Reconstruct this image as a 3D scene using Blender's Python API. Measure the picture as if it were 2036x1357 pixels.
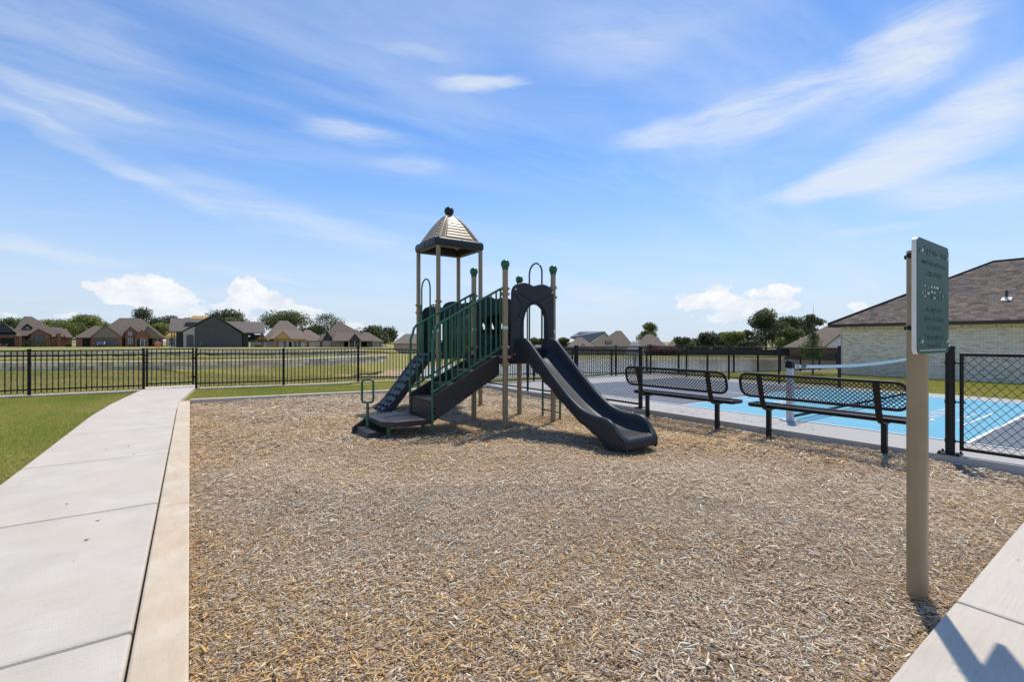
import bpy, math, random
import numpy as np
from mathutils import Vector, Matrix

for o in list(bpy.data.objects): bpy.data.objects.remove(o)
SC = bpy.context.scene
COL = SC.collection
R = math.radians
random.seed(7)
RNG = np.random.default_rng(11)

# ------------------------------------------------------------------ camera
F, CX, CY, CAMH = 920.0, 1018.0, 677.0, 1.43      # measured on the 2036 px wide photograph
YAW = math.atan(640.0/920.0)
S_, C_ = math.sin(YAW), math.cos(YAW)
cam = bpy.data.cameras.new('camera'); camo = bpy.data.objects.new('camera', cam); COL.objects.link(camo)
cam.sensor_width = 36; cam.lens = 36*F/2036.0; cam.clip_end = 3000; cam.clip_start = .05
cam.shift_y = -0.0007
camo.location = (0, 0, CAMH); camo.rotation_euler = (R(90), 0, -YAW)
SC.camera = camo

def ld(X, Y): return X*C_-Y*S_, X*S_+Y*C_           # lateral, depth seen from the camera
def wxy(l, d): return l*C_+d*S_, -l*S_+d*C_
def P(px, py, d):
    l = (px-CX)/F*d; x, y = wxy(l, d)
    return Vector((x, y, CAMH+(CY-py)*d/F))

# ------------------------------------------------------------------ sun + sky
SUN_EL = R(63); SUN_V = Vector((.885, .465, 0)).normalized()
sun = bpy.data.lights.new('sun', 'SUN'); sun.energy = 2.65; sun.angle = R(.9); sun.color = (1, .925, .81)
suno = bpy.data.objects.new('sun', sun); COL.objects.link(suno)
sd = Vector((SUN_V.x*math.cos(SUN_EL), SUN_V.y*math.cos(SUN_EL), math.sin(SUN_EL)))
suno.rotation_euler = sd.to_track_quat('Z', 'Y').to_euler(); suno.location = (0, 0, 30)

M = {}
W = bpy.data.worlds.new('World'); SC.world = W; W.use_nodes = True
def build_sky():
    nt = W.node_tree; N = nt.nodes; L = nt.links; N.clear()
    def nd(t, **k):
        n = N.new(t)
        for a, b in k.items(): setattr(n, a, b)
        return n
    def math_(op, a, b=None, c=None):
        n = nd('ShaderNodeMath', operation=op)
        for i, q in enumerate((a, b, c)):
            if q is None: continue
            if isinstance(q, (int, float)): n.inputs[i].default_value = q
            else: L.new(q, n.inputs[i])
        return n.outputs[0]
    sky = nd('ShaderNodeTexSky', sky_type='NISHITA', sun_disc=False)
    sky.sun_elevation = SUN_EL; sky.sun_rotation = math.atan2(SUN_V.x, SUN_V.y)
    sky.altitude = 0; sky.air_density = 1.0; sky.dust_density = 0.0; sky.ozone_density = 2.2
    tc = nd('ShaderNodeTexCoord'); sep = nd('ShaderNodeSeparateXYZ'); L.new(tc.outputs['Generated'], sep.inputs[0])
    az = math_('ARCTAN2', sep.outputs[0], sep.outputs[1]); el = math_('ARCSINE', sep.outputs[2])
    ae = nd('ShaderNodeCombineXYZ'); L.new(az, ae.inputs[0]); L.new(el, ae.inputs[1])
    def noise(vec, scale, detail, rough, mscale=None, dist=0):
        if mscale:
            m = nd('ShaderNodeMapping'); m.inputs['Scale'].default_value = mscale; m.inputs['Rotation'].default_value = (0, 0, .2); L.new(vec, m.inputs[0]); vec = m.outputs[0]
        n = nd('ShaderNodeTexNoise'); n.inputs['Scale'].default_value = scale; n.inputs['Detail'].default_value = detail
        n.inputs['Roughness'].default_value = rough; n.inputs['Distortion'].default_value = dist; L.new(vec, n.inputs['Vector']); return n
    def warp(vec, scale, amt, ms):
        n = noise(vec, scale, 4, .6, ms)
        s = nd('ShaderNodeVectorMath', operation='SUBTRACT'); L.new(n.outputs['Color'], s.inputs[0]); s.inputs[1].default_value = (.5, .5, .5)
        m = nd('ShaderNodeVectorMath', operation='MULTIPLY'); L.new(s.outputs[0], m.inputs[0]); m.inputs[1].default_value = amt
        a = nd('ShaderNodeVectorMath', operation='ADD'); L.new(vec, a.inputs[0]); L.new(m.outputs[0], a.inputs[1]); return a.outputs[0]
    def azel(px, py):
        v = P(px, py, 1.0)-Vector((0, 0, CAMH)); v.normalize(); return math.atan2(v.x, v.y), math.asin(v.z)
    def blob(vec, px, py, hx, hy, rot, amp):
        c = azel(px, py); e1 = azel(px+1, py); e2 = azel(px, py-1)
        kx = abs(e1[0]-c[0]); ky = abs(e2[1]-c[1])
        m = nd('ShaderNodeMapping', vector_type='TEXTURE')
        m.inputs['Location'].default_value = (c[0], c[1], 0); m.inputs['Rotation'].default_value = (0, 0, R(rot)); m.inputs['Scale'].default_value = (hx*kx, hy*ky, 1)
        L.new(vec, m.inputs[0])
        ln = nd('ShaderNodeVectorMath', operation='LENGTH'); L.new(m.outputs[0], ln.inputs[0])
        mr = nd('ShaderNodeMapRange', interpolation_type='SMOOTHERSTEP'); L.new(ln.outputs['Value'], mr.inputs[0])
        mr.inputs[1].default_value = 1.35; mr.inputs[2].default_value = 0; mr.inputs[3].default_value = 0; mr.inputs[4].default_value = amp
        return mr.outputs[0]
    def total(lst):
        t = lst[0]
        for q in lst[1:]: t = math_('ADD', t, q)
        return t
    w1 = warp(ae.outputs[0], 2.2, (.12, .07, 0), (1, 2.2, 1))
    w1 = warp(w1, 8, (.09, .035, 0), (.55, 2.2, 1))
    w1 = warp(w1, 24, (.035, .010, 0), (.5, 2.2, 1))
    cir = [(955, 160, 90, 20, 0, .85), (710, 264, 110, 27, 0, .75), (812, 328, 85, 20, 0, .6), (1380, 242, 170, 38, 6, 1.0), (1560, 205, 230, 50, 14, .85),
           (1790, 110, 190, 95, 28, 1.0), (1880, 255, 300, 60, 16, .95), (1820, 315, 260, 48, 10, .8), (1700, 365, 200, 32, 2, 1.0), (1900, 385, 220, 42, -3, 1.0), (230, 330, 330, 24, -22, .5),
           (560, 430, 330, 46, -12, .42), (200, 208, 130, 26, -6, .42), (50, 175, 130, 34, -15, .4), (80, 498, 220, 24, -5, .75), (500, 548, 170, 9, -5, .4),
           (1740, 460, 100, 13, 0, .5), (1200, 590, 90, 24, -5, .5), (120, 70, 330, 120, 0, .25), (1250, 70, 260, 90, 0, .22), (820, 95, 110, 16, 0, .3)]
    cm = total([blob(w1, *b) for b in cir])
    st = noise(w1, 6, 9, .68, (.42, 2.4, 1), .6)
    str_ = nd('ShaderNodeMapRange'); L.new(st.outputs['Fac'], str_.inputs[0]); str_.inputs[1].default_value = .33; str_.inputs[2].default_value = .66; str_.inputs[3].default_value = .16; str_.inputs[4].default_value = 1.15
    cm = math_('MULTIPLY', cm, str_.outputs[0])
    cm = math_('MULTIPLY', math_('SUBTRACT', 1, math_('EXPONENT', math_('MULTIPLY', cm, -1.25))), 1.02)
    # thin high veil everywhere in the sky
    zz = math_('ADD', math_('MAXIMUM', sep.outputs[2], 0), .12)
    dv = nd('ShaderNodeVectorMath', operation='DIVIDE'); L.new(tc.outputs['Generated'], dv.inputs[0])
    cz = nd('ShaderNodeCombineXYZ'); [L.new(zz, cz.inputs[i]) for i in range(3)]; L.new(cz.outputs[0], dv.inputs[1])
    vn = noise(dv.outputs[0], .9, 7, .62, (.5, 1.5, 1), .8)
    vr = nd('ShaderNodeMapRange', interpolation_type='SMOOTHSTEP'); L.new(vn.outputs['Fac'], vr.inputs[0]); vr.inputs[1].default_value = .38; vr.inputs[2].default_value = .80; vr.inputs[4].default_value = .38
    cm = math_('MINIMUM', math_('ADD', cm, vr.outputs[0]), .88)
    # cumulus low over the horizon
    w2 = warp(ae.outputs[0], 14, (.03, .028, 0), (1, 1.3, 1))
    w2 = warp(w2, 45, (.012, .012, 0), (1, 1, 1))
    cu = [(285, 575, 100, 40, 0, 1), (225, 580, 60, 24, 0, .8), (345, 600, 80, 34, 0, .95), (180, 572, 30, 9, 0, .7), (350, 628, 120, 18, 0, .6), (485, 572, 50, 30, 0, 1.05), (525, 590, 60, 30, 0, 1), (460, 615, 60, 30, 0, .85), (600, 625, 110, 26, -14, .95), (560, 645, 110, 18, 0, .6), (700, 655, 110, 15, -8, .85), (790, 668, 60, 9, 0, .8),
          (1430, 592, 60, 32, 0, 1.1), (1370, 600, 45, 22, 0, .95), (1480, 612, 70, 28, 0, .95), (1545, 578, 70, 15, 0, 1), (1560, 608, 60, 20, 0, .9), (1430, 635, 110, 16, 0, .6), (1712, 612, 30, 15, 0, .9), (25, 628, 40, 10, 0, .7), (140, 628, 30, 10, 0, .7)]
    cum = total([blob(w2, *b) for b in cu])
    bl = noise(ae.outputs[0], 26, 9, .62, (1, 1.25, 1))
    bl2 = noise(ae.outputs[0], 22, 6, .6, (1, 1.7, 1))
    ca = math_('ADD', cum, math_('MULTIPLY', math_('SUBTRACT', bl.outputs['Fac'], .5), 2.3))
    cr = nd('ShaderNodeMapRange', interpolation_type='SMOOTHSTEP'); L.new(ca, cr.inputs[0]); cr.inputs[1].default_value = .30; cr.inputs[2].default_value = .60; cr.inputs[4].default_value = .93
    fe = nd('ShaderNodeMapRange', interpolation_type='SMOOTHSTEP'); L.new(el, fe.inputs[0]); fe.inputs[1].default_value = 0; fe.inputs[2].default_value = .10; fe.inputs[3].default_value = .35; fe.inputs[4].default_value = 1
    cr2 = math_('MULTIPLY', math_('MULTIPLY', cr.outputs[0], fe.outputs[0]), math_('MINIMUM', math_('MULTIPLY', cum, 3), 1))
    hs = nd('ShaderNodeHueSaturation'); hs.inputs['Saturation'].default_value = SKY_SAT; hs.inputs['Value'].default_value = 1; L.new(sky.outputs[0], hs.inputs['Color'])
    tn = nd('ShaderNodeMix', data_type='RGBA', blend_type='MULTIPLY'); tn.inputs[0].default_value = 1; tn.inputs[7].default_value = SKY_TINT; L.new(hs.outputs[0], tn.inputs[6])
    hz = nd('ShaderNodeMapRange', interpolation_type='SMOOTHSTEP'); L.new(el, hz.inputs[0]); hz.inputs[1].default_value = -.02; hz.inputs[2].default_value = .54; hz.inputs[3].default_value = 1; hz.inputs[4].default_value = 0
    hm = nd('ShaderNodeMix', data_type='RGBA'); L.new(math_('MULTIPLY', math_('POWER', hz.outputs[0], 1.9), .92), hm.inputs[0]); L.new(tn.outputs[2], hm.inputs[6]); hm.inputs[7].default_value = HAZE_COL
    m1 = nd('ShaderNodeMix', data_type='RGBA'); L.new(cm, m1.inputs[0]); L.new(hm.outputs[2], m1.inputs[6]); m1.inputs[7].default_value = CIR_COL
    m2 = nd('ShaderNodeMix', data_type='RGBA'); L.new(cr2, m2.inputs[0]); L.new(m1.outputs[2], m2.inputs[6]); cs_ = nd('ShaderNodeMix', data_type='RGBA'); sh_ = nd('ShaderNodeMapRange'); L.new(bl2.outputs['Fac'], sh_.inputs[0]); sh_.inputs[1].default_value = .35; sh_.inputs[2].default_value = .6; L.new(sh_.outputs[0], cs_.inputs[0]); cs_.inputs[6].default_value = (4.3, 4.5, 4.9, 1); cs_.inputs[7].default_value = CUM_COL; L.new(cs_.outputs[2], m2.inputs[7])
    bg = nd('ShaderNodeBackground'); bg.inputs[1].default_value = .125; L.new(m2.outputs[2], bg.inputs[0])
    out = nd('ShaderNodeOutputWorld'); L.new(bg.outputs[0], out.inputs[0])
SKY_SAT, SKY_TINT = 1.20, (.86, .87, .95, 1)
CIR_COL, CUM_COL, HAZE_COL = (4.25, 4.6, 5.1, 1), (5.5, 5.5, 5.55, 1), (3.1, 3.75, 4.65, 1)
build_sky()
SC.view_settings.view_transform = 'Standard'; SC.view_settings.look = 'None'; SC.view_settings.gamma = 1; SC.view_settings.exposure = 0.55
SC.view_settings.use_curve_mapping = False

# ------------------------------------------------------------------ materials
def material(name, col, col2=None, scale=8, rough=.6, bump=0, bscale=None, metallic=0, attr=None, detail=4, spec=.5, col3=None, scale3=.5, f3=.5, stretch=None, coat=0, coords='P', bdist=.02, trans=0, broom=None):
    m = bpy.data.materials.new(name); m.use_nodes = True; nt = m.node_tree; N, L = nt.nodes, nt.links
    b = N['Principled BSDF']; b.inputs['Roughness'].default_value = rough; b.inputs['Metallic'].default_value = metallic
    b.inputs['Specular IOR Level'].default_value = spec
    if coat: b.inputs['Coat Weight'].default_value = coat; b.inputs['Coat Roughness'].default_value = .25
    geo = N.new('ShaderNodeNewGeometry'); vec = geo.outputs['Position']
    if trans:
        pass
    if coords == 'O':
        t = N.new('ShaderNodeTexCoord'); vec = t.outputs['Object']
    if stretch:
        mp = N.new('ShaderNodeMapping'); mp.inputs['Scale'].default_value = stretch; L.new(vec, mp.inputs[0]); vec = mp.outputs[0]
    def noise(s, d=detail):
        n = N.new('ShaderNodeTexNoise'); n.inputs['Scale'].default_value = s; n.inputs['Detail'].default_value = d; n.inputs['Roughness'].default_value = .6; L.new(vec, n.inputs['Vector']); return n.outputs['Fac']
    def ramp(fac, a, c, lo=.3, hi=.7):
        r = N.new('ShaderNodeValToRGB'); r.color_ramp.elements[0].position = lo; r.color_ramp.elements[1].position = hi
        r.color_ramp.elements[0].color = (*a, 1); r.color_ramp.elements[1].color = (*c, 1); L.new(fac, r.inputs[0]); return r.outputs[0]
    out = None
    if col2: out = ramp(noise(scale), col, col2)
    if attr:
        a = N.new('ShaderNodeAttribute'); a.attribute_name = attr
        if out is None: out = a.outputs['Color']
        else:
            mx = N.new('ShaderNodeMix'); mx.data_type = 'RGBA'; mx.blend_type = 'MULTIPLY'; mx.inputs[0].default_value = 1; L.new(out, mx.inputs[6]); L.new(a.outputs['Color'], mx.inputs[7]); out = mx.outputs[2]
    if col3:
        mx = N.new('ShaderNodeMix'); mx.data_type = 'RGBA'
        fr = N.new('ShaderNodeMapRange'); fr.inputs[1].default_value = .42; fr.inputs[2].default_value = .72; fr.inputs[4].default_value = f3; L.new(noise(scale3, 5), fr.inputs[0]); L.new(fr.outputs[0], mx.inputs[0])
        if out is None: mx.inputs[6].default_value = (*col, 1)
        else: L.new(out, mx.inputs[6])
        mx.inputs[7].default_value = (*col3, 1); out = mx.outputs[2]
    if broom:
        bm_ = N.new('ShaderNodeMapping'); bm_.inputs['Scale'].default_value = broom; L.new(geo.outputs['Position'], bm_.inputs[0])
        bn = N.new('ShaderNodeTexNoise'); bn.inputs['Scale'].default_value = 1; bn.inputs['Detail'].default_value = 5; bn.inputs['Roughness'].default_value = .65; L.new(bm_.outputs[0], bn.inputs['Vector'])
        br = N.new('ShaderNodeMapRange'); br.inputs[1].default_value = .3; br.inputs[2].default_value = .7; br.inputs[3].default_value = .92; br.inputs[4].default_value = 1.08; L.new(bn.outputs['Fac'], br.inputs[0])
        sp_ = N.new('ShaderNodeTexNoise'); sp_.inputs['Scale'].default_value = 55; sp_.inputs['Detail'].default_value = 3; L.new(geo.outputs['Position'], sp_.inputs['Vector'])
        sr = N.new('ShaderNodeMapRange'); sr.inputs[1].default_value = .66; sr.inputs[2].default_value = .74; sr.inputs[3].default_value = 1; sr.inputs[4].default_value = .8; L.new(sp_.outputs['Fac'], sr.inputs[0])
        mm = N.new('ShaderNodeMath'); mm.operation = 'MULTIPLY'; L.new(br.outputs[0], mm.inputs[0]); L.new(sr.outputs[0], mm.inputs[1])
        cc = N.new('ShaderNodeCombineColor'); [L.new(mm.outputs[0], cc.inputs[i]) for i in range(3)]
        mx = N.new('ShaderNodeMix'); mx.data_type = 'RGBA'; mx.blend_type = 'MULTIPLY'; mx.inputs[0].default_value = 1; L.new(out, mx.inputs[6]); L.new(cc.outputs[0], mx.inputs[7]); out = mx.outputs[2]
    if trans:
        tr = N.new('ShaderNodeBsdfTranslucent'); ms_ = N.new('ShaderNodeMixShader'); ms_.inputs[0].default_value = trans; L.new(out, tr.inputs[0]); L.new(b.outputs[0], ms_.inputs[1]); L.new(tr.outputs[0], ms_.inputs[2]); L.new(ms_.outputs[0], N['Material Output'].inputs[0])
    if out is None: b.inputs['Base Color'].default_value = (*col, 1)
    else: L.new(out, b.inputs['Base Color'])
    if bump:
        bp = N.new('ShaderNodeBump'); bp.inputs['Strength'].default_value = bump; bp.inputs['Distance'].default_value = bdist; L.new(noise(bscale or scale*3), bp.inputs['Height']); L.new(bp.outputs[0], b.inputs['Normal'])
    M[name] = m; return m

material('plastic', (.021, .026, .032), (.028, .034, .041), 3, .43, .12, 180, bdist=.002, col3=(.040, .046, .053), scale3=2.2, f3=.4, spec=.33)
material('green_steel', (.012, .105, .05), (.016, .125, .062), 6, .33, .05, 60, bdist=.002, col3=(.03, .09, .05), scale3=4, f3=.3)
material('tan_steel', (.325, .235, .137), (.365, .27, .163), 3, .45, .06, 90, bdist=.002, col3=(.26, .185, .105), scale3=2.5, f3=.5)
material('roof_tan', (.46, .345, .225), (.54, .42, .29), 4, .42, .06, 60, bdist=.003, col3=(.34, .26, .17), scale3=5, f3=.4)
material('black_vinyl', (.016, .014, .015), (.026, .023, .024), 7, .5, .25, 220, bdist=.002, col3=(.06, .05, .045), scale3=3, f3=.3)
material('black_steel', (.010, .010, .011), (.016, .015, .015), 5, .42, .05, 90, bdist=.002, spec=.3)
material('black_mesh', (.009, .009, .009), None, 5, .5, spec=.2)
material('fence_black', (.009, .008, .008), (.013, .012, .011), 3, .5, spec=.2)
material('zinc', (.55, .55, .56), None, 5, .35, metallic=.8)
material('white_plastic', (.72, .71, .68), (.78, .77, .74), 8, .45)
material('sticker', (.75, .74, .72), None, 5, .6)
material('sign_green', (.006, .066, .049), (.008, .078, .058), 8, .5, .08, 200, bdist=.001)
material('concrete', (.54, .48, .39), (.645, .585, .49), 2.6, .85, .8, 150, bdist=.004, detail=10, col3=(.62, .525, .42), scale3=1.1, f3=.75, broom=(2.5, 90, 1))
material('kerb_concrete', (.58, .475, .335), (.70, .59, .44), 3.4, .85, .8, 130, bdist=.004, detail=10, col3=(.62, .45, .28), scale3=1.6, f3=.8, broom=(14, 5, 1))
material('pad_concrete', (.41, .395, .365), (.47, .455, .425), 1.6, .8, .3, 150, bdist=.002, col3=(.37, .355, .33), scale3=.8, f3=.5)
material('court_slate', (.10, .125, .165), (.12, .145, .185), 1.8, .75, .2, 200, bdist=.002, col3=(.15, .17, .195), scale3=1.2, f3=.7)
material('court_blue', (.11, .39, .52), (.125, .42, .55), 1.6, .75, .2, 200, bdist=.002, col3=(.17, .40, .52), scale3=1.1, f3=.6)
material('court_white', (.74, .74, .73), (.80, .80, .79), 9, .7)
material('mulch_soil', (.28, .195, .115), (.46, .34, .21), 40, .95, .9, 70, col3=(.16, .10, .05), scale3=1.2, f3=.7)
material('chip', (.8, .8, .8), (1, 1, 1), 60, .85, attr='Col')
material('lawn', (.20, .20, .038), (.31, .285, .07), 9, .95, .8, 60, col3=(.34, .26, .095), scale3=.35, f3=.7, detail=8)
material('blade', (.85, .85, .85), (1, 1, 1), 30, .6, attr='Col', trans=.4)
material('leaf', (.75, .75, .75), (1, 1, 1), 1.2, .55, attr='Col', trans=.35)
material('bark', (.10, .075, .055), (.17, .135, .10), 12, .9, .6, 30)
material('brick_red', (.25, .105, .062), (.37, .18, .115), 3.2, .9, col3=(.12, .06, .05), scale3=2, f3=.6)
material('brick_tan', (.42, .33, .235), (.54, .44, .325), 3, .9)
material('stone_pale', (.40, .37, .31), (.58, .54, .46), 2.5, .9)
material('block_stone', (.78, .63, .44), (.88, .75, .56), 4, .9, .7, 30, attr='rnd')
material('brick_white', (.88, .81, .68), (.93, .88, .77), 5, .85, .5, 60, attr='rnd')
material('mortar', (.46, .39, .30), (.52, .45, .36), 20, .95)
material('shingle', (.13, .104, .086), (.19, .157, .132), 14, .92, .6, 90, attr='rnd')
material('roof_brown', (.125, .095, .07), (.20, .158, .12), 2.2, .92, .6, 9, detail=8, stretch=(1, 1, 3))
material('roof_grey', (.14, .115, .095), (.225, .19, .16), 2.2, .92, .6, 9, detail=8, stretch=(1, 1, 3))
material('roof_taupe', (.19, .14, .10), (.26, .20, .15), 2.2, .92, .6, 9, detail=8, stretch=(1, 1, 3))
material('roof_metal', (.12, .13, .14), (.15, .16, .17), 2, .5)
material('cream_siding', (.55, .47, .33), (.60, .52, .38), 2, .8)
material('tan_siding', (.27, .205, .135), (.30, .235, .16), 2, .85)
material('dark_siding', (.085, .082, .078), (.10, .096, .09), 2, .7)
material('navy_siding', (.035, .042, .06), (.045, .052, .07), 2, .7)
material('osb', (.62, .36, .10), (.72, .46, .16), 3, .85)
material('lumber', (.60, .30, .11), (.66, .36, .15), 3, .85)
material('house_wrap', (.72, .66, .57), (.82, .77, .68), 2.5, .7)
material('trim_dark', (.05, .045, .042), None, 5, .6)
material('trim_white', (.66, .65, .62), None, 5, .6)
material('garage_door', (.13, .115, .105), (.15, .13, .12), 4, .7)
material('glass_dark', (.03, .045, .055), (.09, .13, .15), 1.0, .12, spec=.8)
material('interior_shade', (.015, .015, .016), None, 5, .9)  # near-black colour standing in for the shade inside house openings
material('shutter_wood', (.22, .13, .07), None, 5, .8)
material('car_red', (.45, .02, .015), None, 5, .25, coat=1)
material('car_dark', (.03, .035, .045), None, 5, .25, coat=1)
material('car_silver', (.45, .46, .47), None, 5, .3, coat=1)
material('tyre', (.015, .015, .015), None, 5, .85)
material('orange_plastic', (.75, .20, .05), (.80, .25, .08), 4, .5)
material('net_cord', (.012, .013, .016), None, 5, .7)
material('net_tape', (.78, .76, .72), (.82, .80, .76), 10, .7)
material('post_grey', (.55, .555, .56), (.60, .605, .61), 6, .4)
material('wood_fence', (.035, .033, .034), (.055, .05, .05), 5, .85)
material('water_drop', (.75, .78, .82), None, 5, .3)
material('shrub_red', (.75, .75, .75), (1, 1, 1), 1.2, .6, attr='Col')
material('debris', (.10, .07, .04), (.28, .20, .10), 30, .9)
def water_mat():
    m = bpy.data.materials.new('pond_water'); m.use_nodes = True; N, L = m.node_tree.nodes, m.node_tree.links; b = N['Principled BSDF']
    b.inputs['Base Color'].default_value = (.26, .255, .18, 1); b.inputs['Roughness'].default_value = .12; b.inputs['IOR'].default_value = 1.33
    g = N.new('ShaderNodeNewGeometry'); mp = N.new('ShaderNodeMapping'); mp.inputs['Scale'].default_value = (1, 1, 1); L.new(g.outputs['Position'], mp.inputs[0])
    n = N.new('ShaderNodeTexNoise'); n.inputs['Scale'].default_value = 2.6; n.inputs['Detail'].default_value = 5; L.new(mp.outputs[0], n.inputs['Vector'])
    bp = N.new('ShaderNodeBump'); bp.inputs['Strength'].default_value = .5; bp.inputs['Distance'].default_value = .05; L.new(n.outputs['Fac'], bp.inputs['Height']); L.new(bp.outputs[0], b.inputs['Normal'])
    M['pond_water'] = m
water_mat()

# ------------------------------------------------------------------ mesh helpers
def obj(name, mesh, parent=None, loc=(0, 0, 0)):
    o = bpy.data.objects.new(name, mesh); COL.objects.link(o); o.location = loc
    if parent: o.parent = parent
    return o
def tag(o, label=None, cat=None, group=None, kind=None):
    if label: o['label'] = label
    if cat: o['category'] = cat
    if group: o['group'] = group
    if kind: o['kind'] = kind
    return o
def thing(name, label, cat, loc=(0, 0, 0), rz=0, group=None):
    o = bpy.data.objects.new(name, None); COL.objects.link(o); o.location = loc; o.rotation_euler = (0, 0, rz); o.empty_display_size = .2
    return tag(o, label, cat, group)
class MB:
    def __init__(s, off=(0, 0, 0)): s.v = []; s.f = []; s.o = Vector(off)
    def pt(s, p): s.v.append((p[0]-s.o.x, p[1]-s.o.y, p[2]-s.o.z)); return len(s.v)-1
    def box(s, x0, x1, y0, y1, z0, z1):
        return s.hexa([(x0, y0, z0), (x1, y0, z0), (x1, y1, z0), (x0, y1, z0), (x0, y0, z1), (x1, y0, z1), (x1, y1, z1), (x0, y1, z1)])
    def hexa(s, pts):
        i = [s.pt(p) for p in pts]
        for q in ((3, 2, 1, 0), (4, 5, 6, 7), (0, 1, 5, 4), (1, 2, 6, 5), (2, 3, 7, 6), (3, 0, 4, 7)): s.f.append([i[k] for k in q])
        return s
    def obox(s, c, size, rot):
        c = Vector(c); h = [q/2 for q in size]
        return s.hexa([c+rot@Vector((a*h[0], b*h[1], d*h[2])) for d in (-1, 1) for a, b in ((-1, -1), (1, -1), (1, 1), (-1, 1))])
    def tube(s, pts, r, n=8, closed=False, cap=True, sq=False):
        pts = [Vector(p) for p in pts]; k = len(pts); rr = r if isinstance(r, (list, tuple)) else [r]*k
        rings = []; up = None
        for i, p in enumerate(pts):
            if closed: t = pts[(i+1) % k]-pts[i-1]
            else: t = pts[min(i+1, k-1)]-pts[max(i-1, 0)]
            if t.length < 1e-9: t = Vector((0, 0, 1))
            t.normalize()
            if up is None: up = Vector((0, 0, 1)) if abs(t.z) < .9 else Vector((0, 1, 0))
            u = up-t*up.dot(t)
            if u.length < 1e-4: u = t.orthogonal()
            u.normalize(); w = t.cross(u); up = u
            ring = []
            for j in range(n):
                a = 2*math.pi*(j+(.5 if sq else 0))/n
                ring.append(s.pt(p+(u*math.cos(a)+w*math.sin(a))*rr[i]))
            rings.append(ring)
        m = k if closed else k-1
        for i in range(m):
            A, B = rings[i], rings[(i+1) % k]
            for j in range(n): s.f.append([A[j], A[(j+1) % n], B[(j+1) % n], B[j]])
        if cap and not closed: s.f.append(rings[0][::-1]); s.f.append(rings[-1][:])
        return s
    def lathe(s, c, prof, n=16):
        rings = []
        for r, z in prof: rings.append([s.pt((c[0]+r*math.cos(2*math.pi*j/n), c[1]+r*math.sin(2*math.pi*j/n), c[2]+z)) for j in range(n)])
        for A, B in zip(rings, rings[1:]):
            for j in range(n): s.f.append([A[j], A[(j+1) % n], B[(j+1) % n], B[j]])
        s.f.append(rings[0][::-1]); s.f.append(rings[-1][:]); return s
    def prism(s, poly, fn, d0, d1):
        A = [s.pt(fn(u, v, d0)) for u, v in poly]; B = [s.pt(fn(u, v, d1)) for u, v in poly]; n = len(poly)
        s.f.append(A[::-1]); s.f.append(B)
        for i in range(n): s.f.append([A[i], A[(i+1) % n], B[(i+1) % n], B[i]])
        return s
    def ringplate(s, outer, inner, fn, d0, d1):
        n = len(outer)
        q = [[s.pt(fn(u, v, d)) for u, v in lp] for lp in (outer, inner) for d in (d0, d1)]
        of, ob, if_, ib = q
        for i in range(n):
            j = (i+1) % n
            s.f += [[of[i], of[j], if_[j], if_[i]], [ob[j], ob[i], ib[i], ib[j]], [of[j], of[i], ob[i], ob[j]], [if_[i], if_[j], ib[j], ib[i]]]
        return s
    def grid(s, fn, nu, nv, skip=None):
        idx = [[s.pt(fn(i, j)) for j in range(nv+1)] for i in range(nu+1)]
        for i in range(nu):
            for j in range(nv):
                if skip and skip(i, j): continue
                s.f.append([idx[i][j], idx[i+1][j], idx[i+1][j+1], idx[i][j+1]])
        return s
    def mesh(s, name, mat, smooth=None):
        me = bpy.data.meshes.new(name); me.from_pydata(s.v, [], s.f); me.update()
        if mat: me.materials.append(M[mat])
        if smooth:
            me.polygons.foreach_set('use_smooth', [True]*len(me.polygons)); me.set_sharp_from_angle(angle=R(smooth))
        return me
    def build(s, name, mat, parent=None, smooth=None, bev=0, fix=False, kind=None):
        me = s.mesh(name, mat, smooth)
        if fix:
            import bmesh
            b = bmesh.new(); b.from_mesh(me); bmesh.ops.recalc_face_normals(b, faces=b.faces); b.to_mesh(me); b.free()
        o = obj(name, me, parent)
        if bev:
            m = o.modifiers.new('bevel', 'BEVEL'); m.width = bev; m.segments = 2; m.limit_method = 'ANGLE'
        if kind: o['kind'] = kind
        return o
def cop(o, parent=None, loc=None):
    c = o.copy(); COL.objects.link(c)
    if parent: c.parent = parent
    if loc is not None: c.location = loc
    return c
def np_mesh(name, V, Fc, mat, cols=None, attr='Col', smooth=False):
    """V (n,3), Fc (m,k) int -> mesh with one polygon size"""
    me = bpy.data.meshes.new(name); n, m, k = len(V), len(Fc), Fc.shape[1]
    me.vertices.add(n); me.vertices.foreach_set('co', np.ascontiguousarray(V, dtype=np.float32).ravel())
    me.loops.add(m*k); me.loops.foreach_set('vertex_index', np.ascontiguousarray(Fc, dtype=np.int32).ravel())
    me.polygons.add(m); me.polygons.foreach_set('loop_start', np.arange(0, m*k, k, dtype=np.int32)); me.polygons.foreach_set('loop_total', np.full(m, k, dtype=np.int32))
    me.update(calc_edges=True); me.materials.append(M[mat])
    if smooth: me.polygons.foreach_set('use_smooth', np.ones(m, dtype=bool))
    if cols is not None:
        a = me.attributes.new(attr, 'FLOAT_COLOR', 'POINT'); c = np.ones((n, 4), dtype=np.float32); c[:, :3] = cols; a.data.foreach_set('color', c.ravel())
    return me
def set_rnd(me, val):
    a = me.attributes.new('rnd', 'FLOAT_COLOR', 'POINT'); n = len(me.vertices)
    c = np.ones((n, 4), dtype=np.float32); c[:, :3] = np.array(val, dtype=np.float32); a.data.foreach_set('color', c.ravel())
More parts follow.
